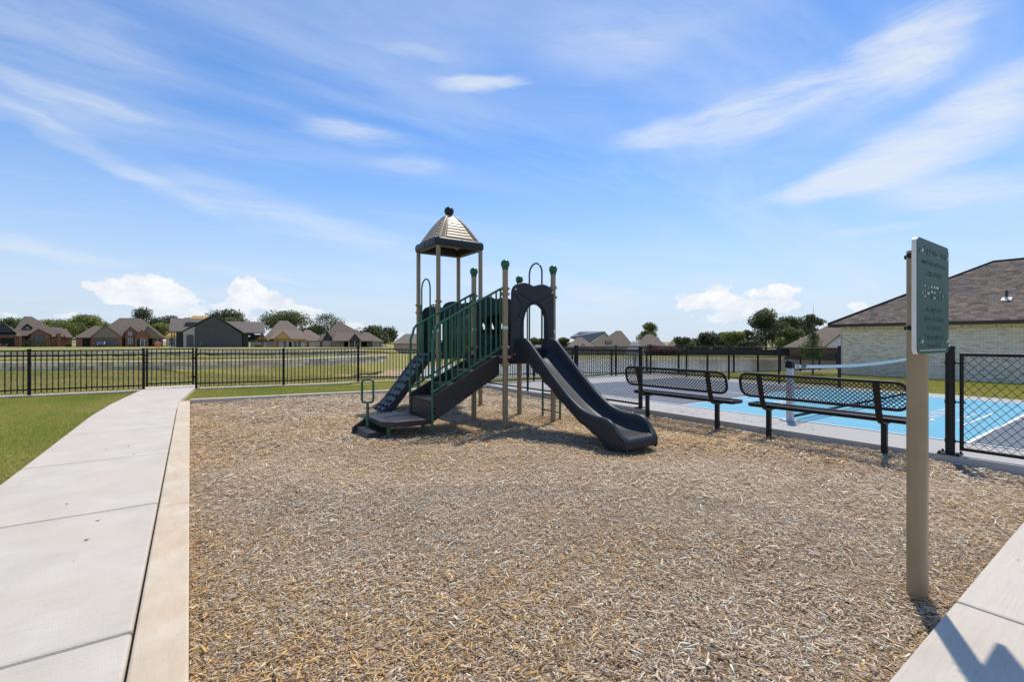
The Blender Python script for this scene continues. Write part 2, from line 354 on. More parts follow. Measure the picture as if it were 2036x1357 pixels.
def resample(poly, n, c):
    """n points on the closed polygon boundary at even angles round c"""
    out = []; m = len(poly)
    for k in range(n):
        a = 2*math.pi*k/n; dx, dy = math.cos(a), math.sin(a); best = None
        for i in range(m):
            x0, y0 = poly[i][0]-c[0], poly[i][1]-c[1]; x1, y1 = poly[(i+1) % m][0]-c[0], poly[(i+1) % m][1]-c[1]
            ex, ey = x1-x0, y1-y0; den = dx*ey-dy*ex
            if abs(den) < 1e-12: continue
            t = (x0*ey-y0*ex)/den; q = (x0*dy-y0*dx)/den
            if t > 0 and -1e-6 <= q <= 1+1e-6 and (best is None or t > best): best = t
        out.append((c[0]+dx*best, c[1]+dy*best))
    return out
def text_mesh(body, size, name='text', align='CENTER', bold=0.0):
    cu = bpy.data.curves.new(name, 'FONT'); cu.body = body; cu.size = size; cu.align_x = align; cu.resolution_u = 3; cu.offset = size*bold
    o = bpy.data.objects.new(name, cu); me = bpy.data.meshes.new_from_object(o); bpy.data.objects.remove(o); return me
def pick(v, lst): return lst[min(int(v*len(lst)), len(lst)-1)]

# ================================================================== SETTING
WATER_Z = -1.2
def sstep(x, a, b):
    t = np.clip((x-a)/(b-a), 0, 1); return t*t*(3-2*t)
POND = [(-.55, 27), (-.40, 24.5), (-.2, 24.5), (0, 26), (.2, 29), (.4, 32), (.6, 37), (.75, 44), (.9, 55), (.8, 62), (.5, 64), (.2, 63), (0, 59), (-.13, 49), (-.22, 38), (-.3, 32), (-.42, 29)]
POND = np.array([(u*d, d) for u, d in POND])
def pond_sd(l, d):
    """signed distance to the pond outline (negative inside), in metres"""
    best = np.full(l.shape, 1e9); inside = np.zeros(l.shape, bool); n = len(POND)
    for i in range(n):
        ax, ay = POND[i]; bx, by = POND[(i+1) % n]; ex, ey = bx-ax, by-ay
        t = np.clip(((l-ax)*ex+(d-ay)*ey)/(ex*ex+ey*ey), 0, 1)
        best = np.minimum(best, np.hypot(l-ax-t*ex, d-ay-t*ey))
        c = ((ay > d) != (by > d)); den = (by-ay) if abs(by-ay) > 1e-9 else 1e-9
        inside ^= c & (l < (bx-ax)*(d-ay)/den+ax)
    return np.where(inside, -best, best)
W1U, W1D = [-1.6, -1.107, -.67, -.5, -.40, -.33, -.285, -.268], [22.6, 23.5, 25, 27, 29.3, 31.8, 34.2, 35.6]
W2U, W2D = [-1.6, -1.107, -.6, -.335, -.31], [35.5, 36.8, 39, 41, 42.2]
def wall_d(u, wu, wd): return np.interp(u, wu, wd)
def terrain(X, Y):
    X = np.asarray(X, float); Y = np.asarray(Y, float); l = X*C_-Y*S_; d = X*S_+Y*C_
    dd = np.maximum(d, .5); u = np.clip(l/dd, -3, 3)
    near = -.045-.028*np.clip(X-14, 0, 18)*sstep(d, 8, 14)-.012*np.clip(X, 0, 30)*sstep(Y, 13.2, 16)
    d1 = wall_d(u, W1U, W1D)+.45; d2 = wall_d(u, W2U, W2D)+.45
    low = -.05-.09*sstep(d, 16, 22)-.16*sstep(u, -.45, -.28)*sstep(d, 18, 26)
    mid = .29+(.08-.29)*np.clip((d-d1)/(d2-d1), 0, 1)
    top = .51+(-.40-.51)*np.clip((d-d2)/(125-d2), 0, 1)
    left = np.where(d < d1, low, np.where(d < d2, mid, top))
    far = np.interp(d, [20, 60, 66, 72, 84, 120, 200, 900], [-.6, -1.05, -.92, -.9, -1.5, -2.6, -3.5, -3.5])
    right = np.where(d < 45, near, far)
    right = near+(far-near)*sstep(d, 38, 60)
    wl = 1-sstep(u, -.275, -.22)
    up = np.where(d > 16, left*wl+right*(1-wl), near)
    up = up+.02*(np.sin(X*.31+1)*np.cos(Y*.27))*sstep(np.hypot(X, Y), 18, 40)
    sd_ = pond_sd(l, d)
    ramp = sstep(sd_, -.2, 5.0)
    z = WATER_Z+(up-WATER_Z)*ramp
    z = np.where(sd_ < 0, WATER_Z-.6*np.clip(-sd_/2, 0, 1)-.02, z)
    return z
def build_ground():
    angs = np.concatenate([np.arange(-66, 66.01, .5), np.arange(70, 291, 5)])
    rings = np.concatenate([[.4, .8], np.arange(1.5, 12, 1.5), np.arange(12, 46, .45), np.arange(46, 80, 1.2), np.geomspace(80, 1500, 26)])
    V = []; na, nr = len(angs), len(rings)
    A = np.radians(angs)[None, :]; rr = rings[:, None]
    l = rr*np.sin(A); d = rr*np.cos(A)
    X = l*C_+d*S_; Y = -l*S_+d*C_; Z = terrain(X, Y)
    V = np.stack([X, Y, Z], -1).reshape(-1, 3); V = np.vstack([V, [[0, 0, -.045]]])
    i = np.arange(nr-1)[:, None]; j = np.arange(na)[None, :]; j2 = (j+1) % na
    Fc = np.stack([i*na+j, i*na+j2, (i+1)*na+j2, (i+1)*na+j], -1).reshape(-1, 4)[:, ::-1]
    o = obj('ground', np_mesh('ground', V, Fc, 'lawn', smooth=True)); tag(o, kind='structure')
build_ground()
w = MB(); pts = [(*wxy(l*1.02, d), WATER_Z) for l, d in POND]
cx, cy = sum(p[0] for p in pts)/len(pts), sum(p[1] for p in pts)/len(pts)
w.f.append([w.pt((cx+(p[0]-cx)*1.0, cy+(p[1]-cy)*1.0, p[2])) for p in pts][::-1])
tag(w.build('pond', 'pond_water'), kind='structure')

# ---- bare sandy bank along the pond edge
def build_bank():
    n = len(POND); V = []; Fc = []
    dense = []
    for i in range(n):
        a, b = POND[i], POND[(i+1) % n]; m = max(2, int(np.hypot(*(b-a))/.8))
        for k in range(m): dense.append(a+(b-a)*k/m)
    dense = np.array(dense); nd = len(dense)
    t = np.roll(dense, -1, 0)-np.roll(dense, 1, 0); nn = np.stack([t[:, 1], -t[:, 0]], 1); nn /= np.linalg.norm(nn, axis=1)[:, None]
    wv = .35+.55*RNG.random(nd)
    for k in range(nd):
        sgn = 1 if pond_sd(np.array([dense[k, 0]+nn[k, 0]*.3]), np.array([dense[k, 1]+nn[k, 1]*.3]))[0] > 0 else -1
        for q in (-.3, wv[k]*1.5):
            l, d = dense[k]+nn[k]*q*sgn; x, y = wxy(l, d); V.append((x, y, max(float(terrain(x, y)), WATER_Z-.3)+.03))
    for k in range(nd): Fc.append((2*k, 2*k+1, 2*((k+1) % nd)+1, 2*((k+1) % nd)))
    material('bank_soil', (.36, .24, .13), (.48, .34, .20), 1.5, .95, .5, 12)
    tag(obj('bank', np_mesh('bank', np.array(V), np.array(Fc), 'bank_soil')), kind='structure')
build_bank()

# ---- mulch bed
MX1 = 7.24
def back_y(x): return 12.85-.155*np.asarray(x)
def mulch_z(x, y): return .016*np.sin(x*1.5+.7)*np.cos(y*1.3)+.010*np.sin(x*3.1+y*2.3)+.005*np.sin(x*7.3-y*6.1)-.018*np.exp(-((x-4.75)**2/.25+(y-3.75)**2/.12))
def in_mulch(x, y): return (x > 0) & (x < MX1) & (y > .69) & (y < back_y(x))
g = MB(); nx, ny = 40, 60
def mf(i, j):
    x = MX1*i/nx; y = .68+(float(back_y(x))-.68)*j/ny
    return (x, y, -.014+float(mulch_z(x, y)))
g.grid(mf, nx, ny)
tag(g.build('mulch_bed', 'mulch_soil', smooth=80), kind='structure')
def vnoise(x, y, seed):
    r = np.random.default_rng(seed); out = np.zeros_like(x); amp = 1
    for k in range(4):
        for q in range(3):
            a, b, c = r.normal(0, .9*1.9**k, 2).tolist()+[r.uniform(0, 6.28)]
            out += amp*np.sin(a*x+b*y+c)
        amp *= .6
    return out/3.5
def scatter_chips():
    lev = [(0, 3.2, 11500, .92), (3.2, 4.6, 8000, .98), (4.6, 6.5, 4800, 1.25), (6.5, 9, 3600, 1.7), (9, 16, 2400, 2.2)]
    pal = np.array([(.50, .40, .295), (.57, .475, .365), (.70, .61, .49), (.50, .335, .175), (.56, .34, .11), (.22, .135, .07), (.40, .295, .195), (.35, .295, .24), (.62, .44, .235)])
    allV, allF, allC, off = [], [], [], 0
    xs0, xs1, ys0, ys1 = 0, MX1, .69, 12.9
    for lo, hi, den, sc in lev:
        n = int(den*(xs1-xs0)*(ys1-ys0)); x = RNG.uniform(xs0, xs1, n); y = RNG.uniform(ys0, ys1, n)
        l, d = x*C_-y*S_, x*S_+y*C_; r = np.hypot(x, y); u = l/np.maximum(d, .01)
        k = in_mulch(x, y) & (r >= lo) & (r < hi) & (d > .8) & (u > -1.05) & (u < 1.55); x, y, r = x[k], y[k], r[k]; n = len(x)
        cls = RNG.random(n); ln = np.where(cls < .62, RNG.uniform(.007, .019, n), np.where(cls < .94, RNG.uniform(.014, .036, n), RNG.uniform(.03, .075, n)))*sc; wd = np.where(cls < .62, RNG.uniform(.0016, .0048, n), np.where(cls < .94, RNG.uniform(.0032, .0085, n), RNG.uniform(.003, .014, n)))*sc; th = RNG.uniform(.001, .0035, n)*sc
        yaw = RNG.uniform(0, 2*np.pi, n); tilt = RNG.normal(0, .13, n); roll = RNG.normal(0, .22, n)
        ct, st, cy_, sy_ = np.cos(tilt), np.sin(tilt), np.cos(yaw), np.sin(yaw)
        a = np.stack([ct*cy_, ct*sy_, st], 1); b0 = np.stack([-sy_, cy_, 0*sy_], 1); c0 = np.cross(a, b0)
        b = b0*np.cos(roll)[:, None]+c0*np.sin(roll)[:, None]; c = np.cross(a, b)
        cen = np.stack([x, y, mulch_z(x, y)+(RNG.uniform(-.005, .004, n)+.004*(cls > .62))*sc+np.abs(st)*ln*.35], 1)
        edge = np.minimum(np.minimum(x, MX1-x), y-.69); cen[:, 2] -= .012*(edge < .05)
        tp = RNG.uniform(.35, 1, n); tq = RNG.uniform(.3, .95, n); sk = RNG.normal(0, .25, n)
        V = []
        near = hi <= 4.6
        for sa, wq in ((-.5, tp), (.5, tq)):
            for sb in (-.5, .5):
                q = cen+a*(ln*(sa+sb*sk*.3))[:, None]+b*(wd*sb*wq)[:, None]
                V.append(q+c*(th*.5)[:, None])
                if near: V.append(q-c*(th*.5)[:, None])
        if near:
            ro = V; V = np.stack(ro, 1)   # order: A-top A-bot B-top B-bot C-top C-bot D-top D-bot (A=-- B=-+ C=+- D=++)
            fi = np.array([(0, 4, 6, 2), (0, 1, 5, 4), (2, 6, 7, 3), (0, 2, 3, 1), (4, 5, 7, 6)]); fi = fi if hi <= 3.2 else fi[:3]; kv = 8
        else:
            V = np.stack(V, 1); fi = np.array([(0, 2, 3, 1)]); kv = 4
        F_ = (np.arange(n)[:, None, None]*kv+fi[None]+off).reshape(-1, 4); off += n*kv
        warm = 1.5*vnoise(x*.75, y*.75, 5)+.7*vnoise(x*2.2, y*2.2, 9); warm += np.exp(-x/.35)*1.5+np.exp(-(y-.69)/.3)*.9+1.2*np.exp(-((x-4.7)**2+(y-4.2)**2)/.9)+1.0*np.exp(-((x-.9)**2+(y-2.2)**2)/.8); warm = np.clip(warm, -1.6, 2.3)
        pw = np.stack([.20-.06*warm, .16-.06*warm, .085-.035*warm, .12+.09*warm, .07+.11*warm, .11+.05*np.exp(-x/.3), .14+0*warm, .09-.02*warm, .06+.03*warm], 1); pw = np.clip(pw, .008, 1); pw /= pw.sum(1)[:, None]
        ch = (RNG.random(n)[:, None] > np.cumsum(pw, 1)).sum(1).clip(0, 8)
        colr = np.minimum(pal[ch]*np.array([1.03, 1.0, .94])*RNG.uniform(1.05, 1.65, n)[:, None], .88)
        allV.append(V.reshape(-1, 3)); allF.append(F_); allC.append(np.repeat(colr, kv, 0))
    o = obj('wood_mulch', np_mesh('wood_mulch', np.vstack(allV), np.vstack(allF), 'chip', np.vstack(allC)))
    tag(o, 'loose shredded wood mulch chips in grey, tan and gold covering the play area', 'mulch', kind='stuff')
scatter_chips()

# ---- grass blades on the nearer lawns
def blades(name, label, den, h, wdt, sampler, box, seed, pal):
    r = np.random.default_rng(seed); x0, x1, y0, y1 = box; n = int(den*(x1-x0)*(y1-y0)); x = r.uniform(x0, x1, n); y = r.uniform(y0, y1, n)
    k = sampler(x, y); x, y = x[k], y[k]; n = len(x); z = terrain(x, y)
    yaw = r.uniform(0, 6.283, n); hh = h*r.uniform(.5, 1.25, n); ln = r.normal(0, .45, (n, 2))*hh[:, None]; ww = wdt*r.uniform(.7, 1.3, n)
    bx, by = np.cos(yaw)*ww/2, np.sin(yaw)*ww/2
    V = np.stack([np.stack([x-bx, y-by, z-.004], 1), np.stack([x+bx, y+by, z-.004], 1), np.stack([x+ln[:, 0], y+ln[:, 1], z+hh], 1)], 1).reshape(-1, 3)
    Fc = np.arange(n*3).reshape(-1, 3)
    pal = np.array(pal); t = np.clip(.5+.33*vnoise(x*.55, y*.55, seed+3)+.2*vnoise(x*2.1, y*2.1, seed+4)+r.normal(0, .2, n), 0, .999)
    c = pal[(t*len(pal)).astype(int)]*r.uniform(1.05, 1.65, n)[:, None]
    o = obj(name, np_mesh(name, V, Fc, 'blade', np.repeat(c, 3, 0))); tag(o, label, 'grass', kind='stuff')
def walk_left(y): return np.interp(y, [-9, 11.6, 13.3, 16.7], [-1.5, -1.5, -1.42, -1.12])
def walk_right(y): return np.interp(y, [-9, 12.9, 13.4, 16.7], [-.22, -.22, -.16, .14])
def fence_y(x): return 16.9-.08*np.asarray(x)
GP = [(.22, .28, .04), (.27, .32, .05), (.33, .345, .065), (.39, .37, .085), (.45, .39, .11), (.52, .41, .16)]
blades('lawn_grass', 'short mown green lawn grass beside the pale concrete path', 4400, .034, .0075,
       lambda x, y: (x < walk_left(y)-.012+.03*np.sin(y*9)*np.sin(y*23+x*40)) & (y < fence_y(x)-.2) & (x > -.30*y-1.6), (-7, -1, 2, 17.4), 21, GP)
blades('strip_grass', 'green grass strip between the mulch border and the picket fence', 3600, .035, .009,
       lambda x, y: (y > back_y(np.maximum(x, -.2))+.20) & (y < fence_y(x)-.2) & (x > walk_right(y)+.01), (-.25, 7.3, 11.6, 17), 22, GP)
blades('field_grass', 'yellowish green field grass below the block walls', 330, .06, .02,
       lambda x, y: (y > fence_y(x)+.4) & (terrain(x, y) > WATER_Z+.12) & (x*C_-y*S_ < -.1*(x*S_+y*C_)) & (x*S_+y*C_ < 34), (-22, 16, 16.5, 42), 23, [(.21, .22, .05), (.28, .265, .07), (.34, .30, .09), (.40, .33, .12), (.46, .36, .16)])
blades('side_grass', 'mown grass between the court and the white brick house', 700, .04, .015,
       lambda x, y: (x > 15.55), (15.5, 29.9, -3, 14.5), 24, [(.26, .285, .04), (.32, .325, .055), (.37, .35, .07), (.42, .365, .09)])

# ---- path of concrete slabs and its kerb
ZW = .04
def slab_obj(parent, poly, z0, z1, mat, bev=.015):
    b = MB(); b.prism(poly, lambda u, v, d: (u, v, d), z0, z1); return b.build('slab', mat, parent, bev=bev)
wk = bpy.data.objects.new('path', None); COL.objects.link(wk); tag(wk, kind='structure')
js = [-5.7, -3.57, -1.43, .71, 2.85, 4.98, 7.12, 9.26, 11.4, 13.3, 15.0, 16.74]
for a, b in zip(js, js[1:]):
    a2, b2 = a+.009, b-.009
    slab_obj(wk, [(float(walk_left(a2)), a2), (float(walk_right(a2))-.006, a2), (float(walk_right(b2))-.006, b2), (float(walk_left(b2)), b2)], -.06, ZW, 'concrete')
fl = MB(); fl.prism([(-1.49, -5.7), (-.24, -5.7), (-.24, 12.9), (.1, 16.7), (-1.08, 16.7), (-1.40, 13.3), (-1.49, 11.6)], lambda u, v, d: (u, v, d), -.06, ZW-.016); fl.build('joint_bed', 'concrete', wk)
ap = slab_obj(wk, [(-1.05, 16.76), (.1, 16.76), (.2, 17.6), (-1.2, 17.6)], -.08, ZW-.01, 'concrete')
kb = bpy.data.objects.new('kerb', None); COL.objects.link(kb); tag(kb, kind='structure')
ks = [-4, -1.0, 1.9, 4.8, 8.3, 12.88]
for a, b in zip(ks, ks[1:]):
    q = slab_obj(kb, [(-.214, a+.001), (-.004, a+.001), (-.004, b-.001), (-.214, b-.001)], -.12, ZW+.012, 'kerb_concrete', .012); q.name = 'kerb_stone'
bk = [0, 1.8, 3.7, 5.5, 7.26]
for a, b in zip(bk, bk[1:]):
    ya, yb = float(back_y(a)), float(back_y(b))
    q = slab_obj(kb, [(a+.001, ya), (b-.001, yb), (b-.001, yb+.16), (a+.001, ya+.16)], -.12, ZW+.035, 'concrete', .012); q.name = 'kerb_stone'
fw = bpy.data.objects.new('pavement', None); COL.objects.link(fw); tag(fw, kind='structure')
for a, b in ((-.0, 1.21), (1.21, 3.35), (3.35, 5.49), (5.49, 7.63), (7.63, 9.8)):
    slab_obj(fw, [(a+.006, -1.0), (b-.006, -1.0), (b-.006, .675), (a+.006, .675)], -.08, ZW, 'concrete')
fl = MB(); fl.box(.01, 9.7, -.99, .66, -.07, ZW-.016); fl.build('joint_bed', 'concrete', fw)
# concrete strip under the picket fence
ms = bpy.data.objects.new('mowing_strip', None); COL.objects.link(ms); tag(ms, kind='structure')
def strip_piece(xa, xb):
    b = MB(); pts = []
    za, zb = float(terrain(xa, fence_y(xa)))+.035, float(terrain(xb, fence_y(xb)))+.035
    ya, yb = float(fence_y(xa)), float(fence_y(xb))
    b.hexa([(xa, ya-.17, za-.15), (xb, yb-.17, zb-.15), (xb, yb+.17, zb-.15), (xa, ya+.17, za-.15), (xa, ya-.17, za), (xb, yb-.17, zb), (xb, yb+.17, zb), (xa, ya+.17, za)])
    b.build('strip_slab', 'concrete', ms, bev=.006)
for a in np.arange(-13, -1.2, 2.95): strip_piece(a+.004, min(a+2.946, -1.17))
for a in np.arange(.22, 46, 3.0): strip_piece(a+.004, a+2.996)

# ---- sport court pad
PX0, PX1, PY0, PY1, PZ = 7.27, 15.4, -6.5, 12.2, .085
ct = bpy.data.objects.new('court', None); COL.objects.link(ct); tag(ct, kind='structure')
cuts = [PY0, -1.4, 3.69, 7.9, PY1]
for a, b in zip(cuts, cuts[1:]):
    q = MB(); q.box(PX0, PX1, a+.002, b-.002, -.5, PZ); q.build('pad_slab', 'pad_concrete', ct, bev=.01)
QX0, QX1, NY = 8.32, 14.42, 3.69
def sheet(x0, x1, y0, y1, z, name, mat, parent=ct):
    q = MB(); q.f.append([q.pt((x0, y0, z)), q.pt((x1, y0, z)), q.pt((x1, y1, z)), q.pt((x0, y1, z))]); return q.build(name, mat, parent)
sheet(QX0, QX1, NY-6.7, NY-2.13, PZ+.004, 'court_paint', 'court_slate'); sheet(QX0, QX1, NY+2.13, NY+6.7, PZ+.004, 'court_paint', 'court_slate')
sheet(QX0, QX1, NY-2.13, NY+2.13, PZ+.004, 'court_paint', 'court_blue')
for y in (NY-6.7, NY-2.13, NY+2.13, NY+6.7): sheet(QX0-.025, QX1+.025, y-.025, y+.025, PZ+.009, 'painted_line', 'court_white')
for x in (QX0, QX1):
    for a, b in ((NY-6.675, NY-2.155), (NY-2.105, NY+2.105), (NY+2.155, NY+6.675)): sheet(x-.025, x+.025, a, b, PZ+.009, 'painted_line', 'court_white')
for a, b in ((NY-6.675, NY-2.155), (NY+2.155, NY+6.675)): sheet((QX0+QX1)/2-.025, (QX0+QX1)/2+.025, a, b, PZ+.009, 'painted_line', 'court_white')
def court_text(body, size, x, y, rz, sx=1.0):
    me = text_mesh(body, size); me.materials.append(M['court_white']); o = obj('court_lettering', me, ct, (x, y, PZ+.009)); o.rotation_euler = (0, 0, rz); o.scale = (sx, 1, 1)
court_text('ZUWW M', .46, 10.9, 2.32, 0, 1.2)
for k in range(9): sheet(9.95+k*.22, 9.95+k*.22+.06+.05*(k % 3), 2.06, 2.06+.03+.05*(k % 2), PZ+.009, 'painted_mark', 'court_white')
sheet(9.75, 12.1, 1.90, 1.935, PZ+.009, 'painted_line', 'court_white')
court_text('ZUWW M', .46, 10.9, 5.06, math.pi, 1.2); sheet(9.75, 12.1, 5.45, 5.485, PZ+.009, 'painted_line', 'court_white')
# dry leaf crumbs on the pad and the paths
def litter():
    V, Fc = [], []
    spots = [(7.5+.5*random.random()**2+random.random()*.35, 3+3.2*random.random(), PZ+.004) for _ in range(120)]
    spots += [(7.45+.35*random.random(), 4.9+.8*random.random(), PZ+.004) for _ in range(60)]
    spots += [(-1.4+1.1*random.random(), 2.3+8*random.random(), ZW+.003) for _ in range(14)]
    spots += [(1+4*random.random(), -.3+.9*random.random(), ZW+.003) for _ in range(10)]
    for x, y, z in spots:
        a = random.random()*6.28; s = random.uniform(.006, .022); k = len(V)
        for t, r in ((0, 1), (1.7, .5), (3.14, 1), (4.6, .45)): V.append((x+s*r*math.cos(a+t), y+s*r*math.sin(a+t), z+random.random()*.006))
        Fc.append((k, k+1, k+2, k+3))
    tag(obj('leaf_litter', np_mesh('leaf_litter', np.array(V), np.array(Fc), 'debris')), 'scattered dry leaf crumbs lying on the concrete paving', 'litter', kind='stuff')
litter()

# ---- retaining walls of stone blocks
def block_wall(label, wu, wd, base, topz, courses, bw, uend, uend_extra):
    us = np.linspace(-1.35, wu[-1], 400); ds = wall_d(us, wu, wd); pts = np.array([wxy(u*d, d) for u, d in zip(us, ds)])
    seg = np.hypot(*np.diff(pts, axis=0).T); cum = np.concatenate([[0], np.cumsum(seg)]); total = cum[-1]
    root = thing('retaining_wall', label, 'wall', (pts[0][0], pts[0][1], base))
    ch = (topz-.075-base)/courses
    variants = []
    for k in range(5):
        b = MB(); b.box(-bw/2+.014, bw/2-.014, 0, .30, .012, ch-.008); me = b.mesh('block', 'block_stone'); q = .74+.11*k; set_rnd(me, (q, q*.985, q*.96)); variants.append(me)
    b = MB(); b.box(-bw/2+.003, bw/2-.003, -.03, .33, 0, .075); capm = b.mesh('cap', 'block_stone'); set_rnd(capm, (1.2, 1.18, 1.15))
    def at(sv):
        x = np.interp(sv, cum, pts[:, 0]); y = np.interp(sv, cum, pts[:, 1]); x2 = np.interp(sv+.2, cum, pts[:, 0]); y2 = np.interp(sv+.2, cum, pts[:, 1])
        x1 = np.interp(sv-.2, cum, pts[:, 0]); y1 = np.interp(sv-.2, cum, pts[:, 1]); return x, y, math.atan2(y2-y1, x2-x1)
    n = int(total/bw)
    for c in range(courses+1):
        for i in range(n):
            sv = (i+.5+(.5 if c % 2 else 0))*bw
            if sv > total: continue
            x, y, a = at(sv)
            me = capm if c == courses else variants[random.randrange(5)]
            o = obj('cap' if c == courses else 'block', me, root, (x-pts[0][0]+random.uniform(-.006, .006), y-pts[0][1]+random.uniform(-.01, .01), c*ch)); o.rotation_euler = (0, 0, a)
    return root
block_wall('lower pale stone block retaining wall with light caps, curving above the pond', W1U, W1D, -.16, .33, 2, .62, 0, 0)
block_wall('upper pale stone block retaining wall at the edge of the house lawns', W2U, W2D, -.02, .56, 2, .70, 0, 0)

# ---- picket fence round the pond and its gate
FH = 1.18
def picket_fence():
    root = thing('picket_fence', 'long black metal picket fence on a concrete strip in front of the pond', 'fence', (.15, float(fence_y(.15)), 0))
    ox, oy = .15, float(fence_y(.15))
    pb = MB(); pb.box(-.032, .032, -.032, .032, 0, FH+.03); pb.box(-.04, .04, -.04, .04, FH+.03, FH+.05); post = pb.mesh('post', 'fence_black')
    kb_ = MB(); kb_.box(-.0105, .0105, -.0105, .0105, .05, FH-.02); pk = kb_.mesh('picket', 'fence_black')
    gz = lambda x: float(terrain(x, fence_y(x)))+.035
    posts = list(np.arange(-12.84, -1.0, 2.35))+[]
    posts = [-1.10-2.36*k for k in range(5, -1, -1)]
    runs = [posts, [.15+2.36*k for k in range(19)]]
    far = MB((ox, oy, 0)); cnt = 0; items = []
    for rn in runs:
        for x in rn: obj('post', post, root, (x-ox, float(fence_y(x))-oy, gz(x)-.02))
        for a, b in zip(rn, rn[1:]):
            za, zb = gz(a), gz(b); r = MB((ox, oy, 0))
            for zz in (FH-.02, FH-.15, .14):
                ya, yb = float(fence_y(a)), float(fence_y(b)); q = MB((ox, oy, 0))
                q.hexa([(a+.03, ya-.017, za+zz-.017), (b-.03, yb-.017, zb+zz-.017), (b-.03, yb+.017, zb+zz-.017), (a+.03, ya+.017, za+zz-.017),
                        (a+.03, ya-.017, za+zz+.017), (b-.03, yb-.017, zb+zz+.017), (b-.03, yb+.017, zb+zz+.017), (a+.03, ya+.017, za+zz+.017)]); q.build('rail', 'fence_black', root)
            m = 21
            for k in range(1, m):
                x = a+(b-a)*k/m; items.append((math.hypot(x, float(fence_y(x))), x))
    vis = sorted(items)
    for i, (dist, x) in enumerate(vis):
        y = float(fence_y(x)); z = gz(x)
        if i < 298: obj('picket', pk, root, (x-ox, y-oy, z))
        else: far.box(x-.0105, x+.0105, y-.0105, y+.0105, z+.05, z+FH-.02)
    far.build('far_pickets', 'fence_black', root, kind='stuff')
picket_fence()
def fence_gate():
    a, b = -1.02, .07; y = float(fence_y(-.5)); root = thing('fence_gate', 'black picket gate closing the path at the fence opening', 'gate', (a, y, ZW))
    w_ = b-a
    for x in (0, w_):
        q = MB(); q.box(x-.025, x+.025, -.025, .025, .05, FH-.02); q.build('stile', 'fence_black', root)
    for zz in (FH-.05, FH-.17, .13):
        q = MB(); q.box(.025, w_-.025, -.017, .017, zz-.017, zz+.017); q.build('rail', 'fence_black', root)
    kb_ = MB(); kb_.box(-.0105, .0105, -.0105, .0105, .06, FH-.06); pk = kb_.mesh('picket', 'fence_black')
    for k in range(1, 10): obj('picket', pk, root, (w_*k/10, .0, 0))
    for zz in (.28, .85):
        q = MB(); q.box(w_+.02, w_+.10, -.015, .015, zz-.03, zz+.03); q.box(w_-.05, w_+.0, -.03, -.018, zz-.012, zz+.012); q.build('hinge', 'fence_black', root)
    q = MB(); q.box(-.10, .05, -.045, -.026, .74, .77); q.tube([(-.09, -.036, .70), (-.09, -.036, .80)], .012, 8); q.build('latch', 'black_steel', root)
fence_gate()

# ---- chain link fences round the court
def lattice(mb, p0, p1, z0, z1, pitch, r, flat=None, shear=0.0):
    """diamond wire fabric between p0 and p1 (plan), two families of straight strands"""
    p0, p1 = Vector((*p0, 0)), Vector((*p1, 0)); Lh = (p1-p0).length; t = (p1-p0)/Lh; nrm = Vector((-t.y, t.x, 0)); H_ = z1-z0
    slope = 1.15; run = H_/slope
    for fam, off in ((1, r*.8), (-1, -r*.8)):
        s0 = -run
        k = 0
        while s0 < Lh:
            a, b = (s0, s0+run) if fam == 1 else (s0+run, s0)
            za, zb = z0, z1
            # clip
            def cl(a, b, za, zb):
                pa, pb = [a, za], [b, zb]
                for lim, sg in ((0, 1), (Lh, -1)):
                    for q, o_ in ((pa, pb), (pb, pa)):
                        if (q[0]-lim)*sg < 0:
                            if (o_[0]-lim)*sg <= 0: return None
                            f = (lim-q[0])/(o_[0]-q[0]); q[1] = q[1]+(o_[1]-q[1])*f; q[0] = lim
                return pa, pb
            c = cl(a, b, za, zb)
            if c and abs(c[0][1]-c[1][1]) > .01:
                A = p0+t*c[0][0]+nrm*off+Vector((0, 0, c[0][1])); B = p0+t*c[1][0]+nrm*off+Vector((0, 0, c[1][1]))
                mb.tube([A, B], r, 4, cap=False)
            s0 += pitch
def chain_run(root, off, pts, posts, z, h, r_post=.03, ends=(), wire=.0021, pitch=.072):
    for (x, y) in posts:
        q = MB(off); big = (x, y) in ends; rp = .042 if big else r_post
        q.tube([(x, y, z-.02), (x, y, z+h+(.05 if big else .03))], rp, 12); q.lathe((x, y, z+h+(.05 if big else .03)), [(rp*1.12, 0), (rp*1.12, .012), (rp*.8, .03), (rp*.2, .04)], 12)
        if big: q.box(x-.09, x+.09, y-.09, y+.09, z-.01, z+.012)
        q.build('post', 'black_steel', root, smooth=50)
    for a, b in zip(pts, pts[1:]):
        for zz in (h-.01, .07):
            q = MB(off); q.tube([(*a, z+zz), (*b, z+zz)], .021, 10); q.build('rail', 'black_steel', root, smooth=50)
        q = MB(off); lattice(q, a, b, z+.05, z+h+.012, pitch, wire); q.build('chain_link_mesh', 'black_mesh', root)
o_ = (7.36, 6.1, 0)
rt = thing('chain_link_fence', 'black chain link fence run along the mulch edge behind the slide', 'fence', o_)
chain_run(rt, o_, [(7.36, 6.1), (7.36, 12.1)], [(7.36, 6.1), (7.36, 7.98), (7.36, 9.85), (7.36, 12.1)], PZ, 1.15, wire=.0027, ends=((7.36, 6.1), (7.36, 7.98)))
o_ = (15.2, 12.1, 0)
rt = thing('chain_link_fence', 'black chain link fence cornering the far side of the court by the pond', 'fence', o_)
chain_run(rt, o_, [(7.42, 12.1), (15.2, 12.1)], [(9.3, 12.1), (11.25, 12.1), (13.2, 12.1)], PZ, 1.11, wire=.003)
chain_run(rt, o_, [(15.2, 12.1), (15.2, 5.5)], [(15.2, y) for y in (12.1, 10.44, 8.8, 7.15, 5.5)], PZ, 1.11, ends=((15.2, 5.5),), wire=.003)
GY = 1.53
o_ = (7.36, GY, 0)
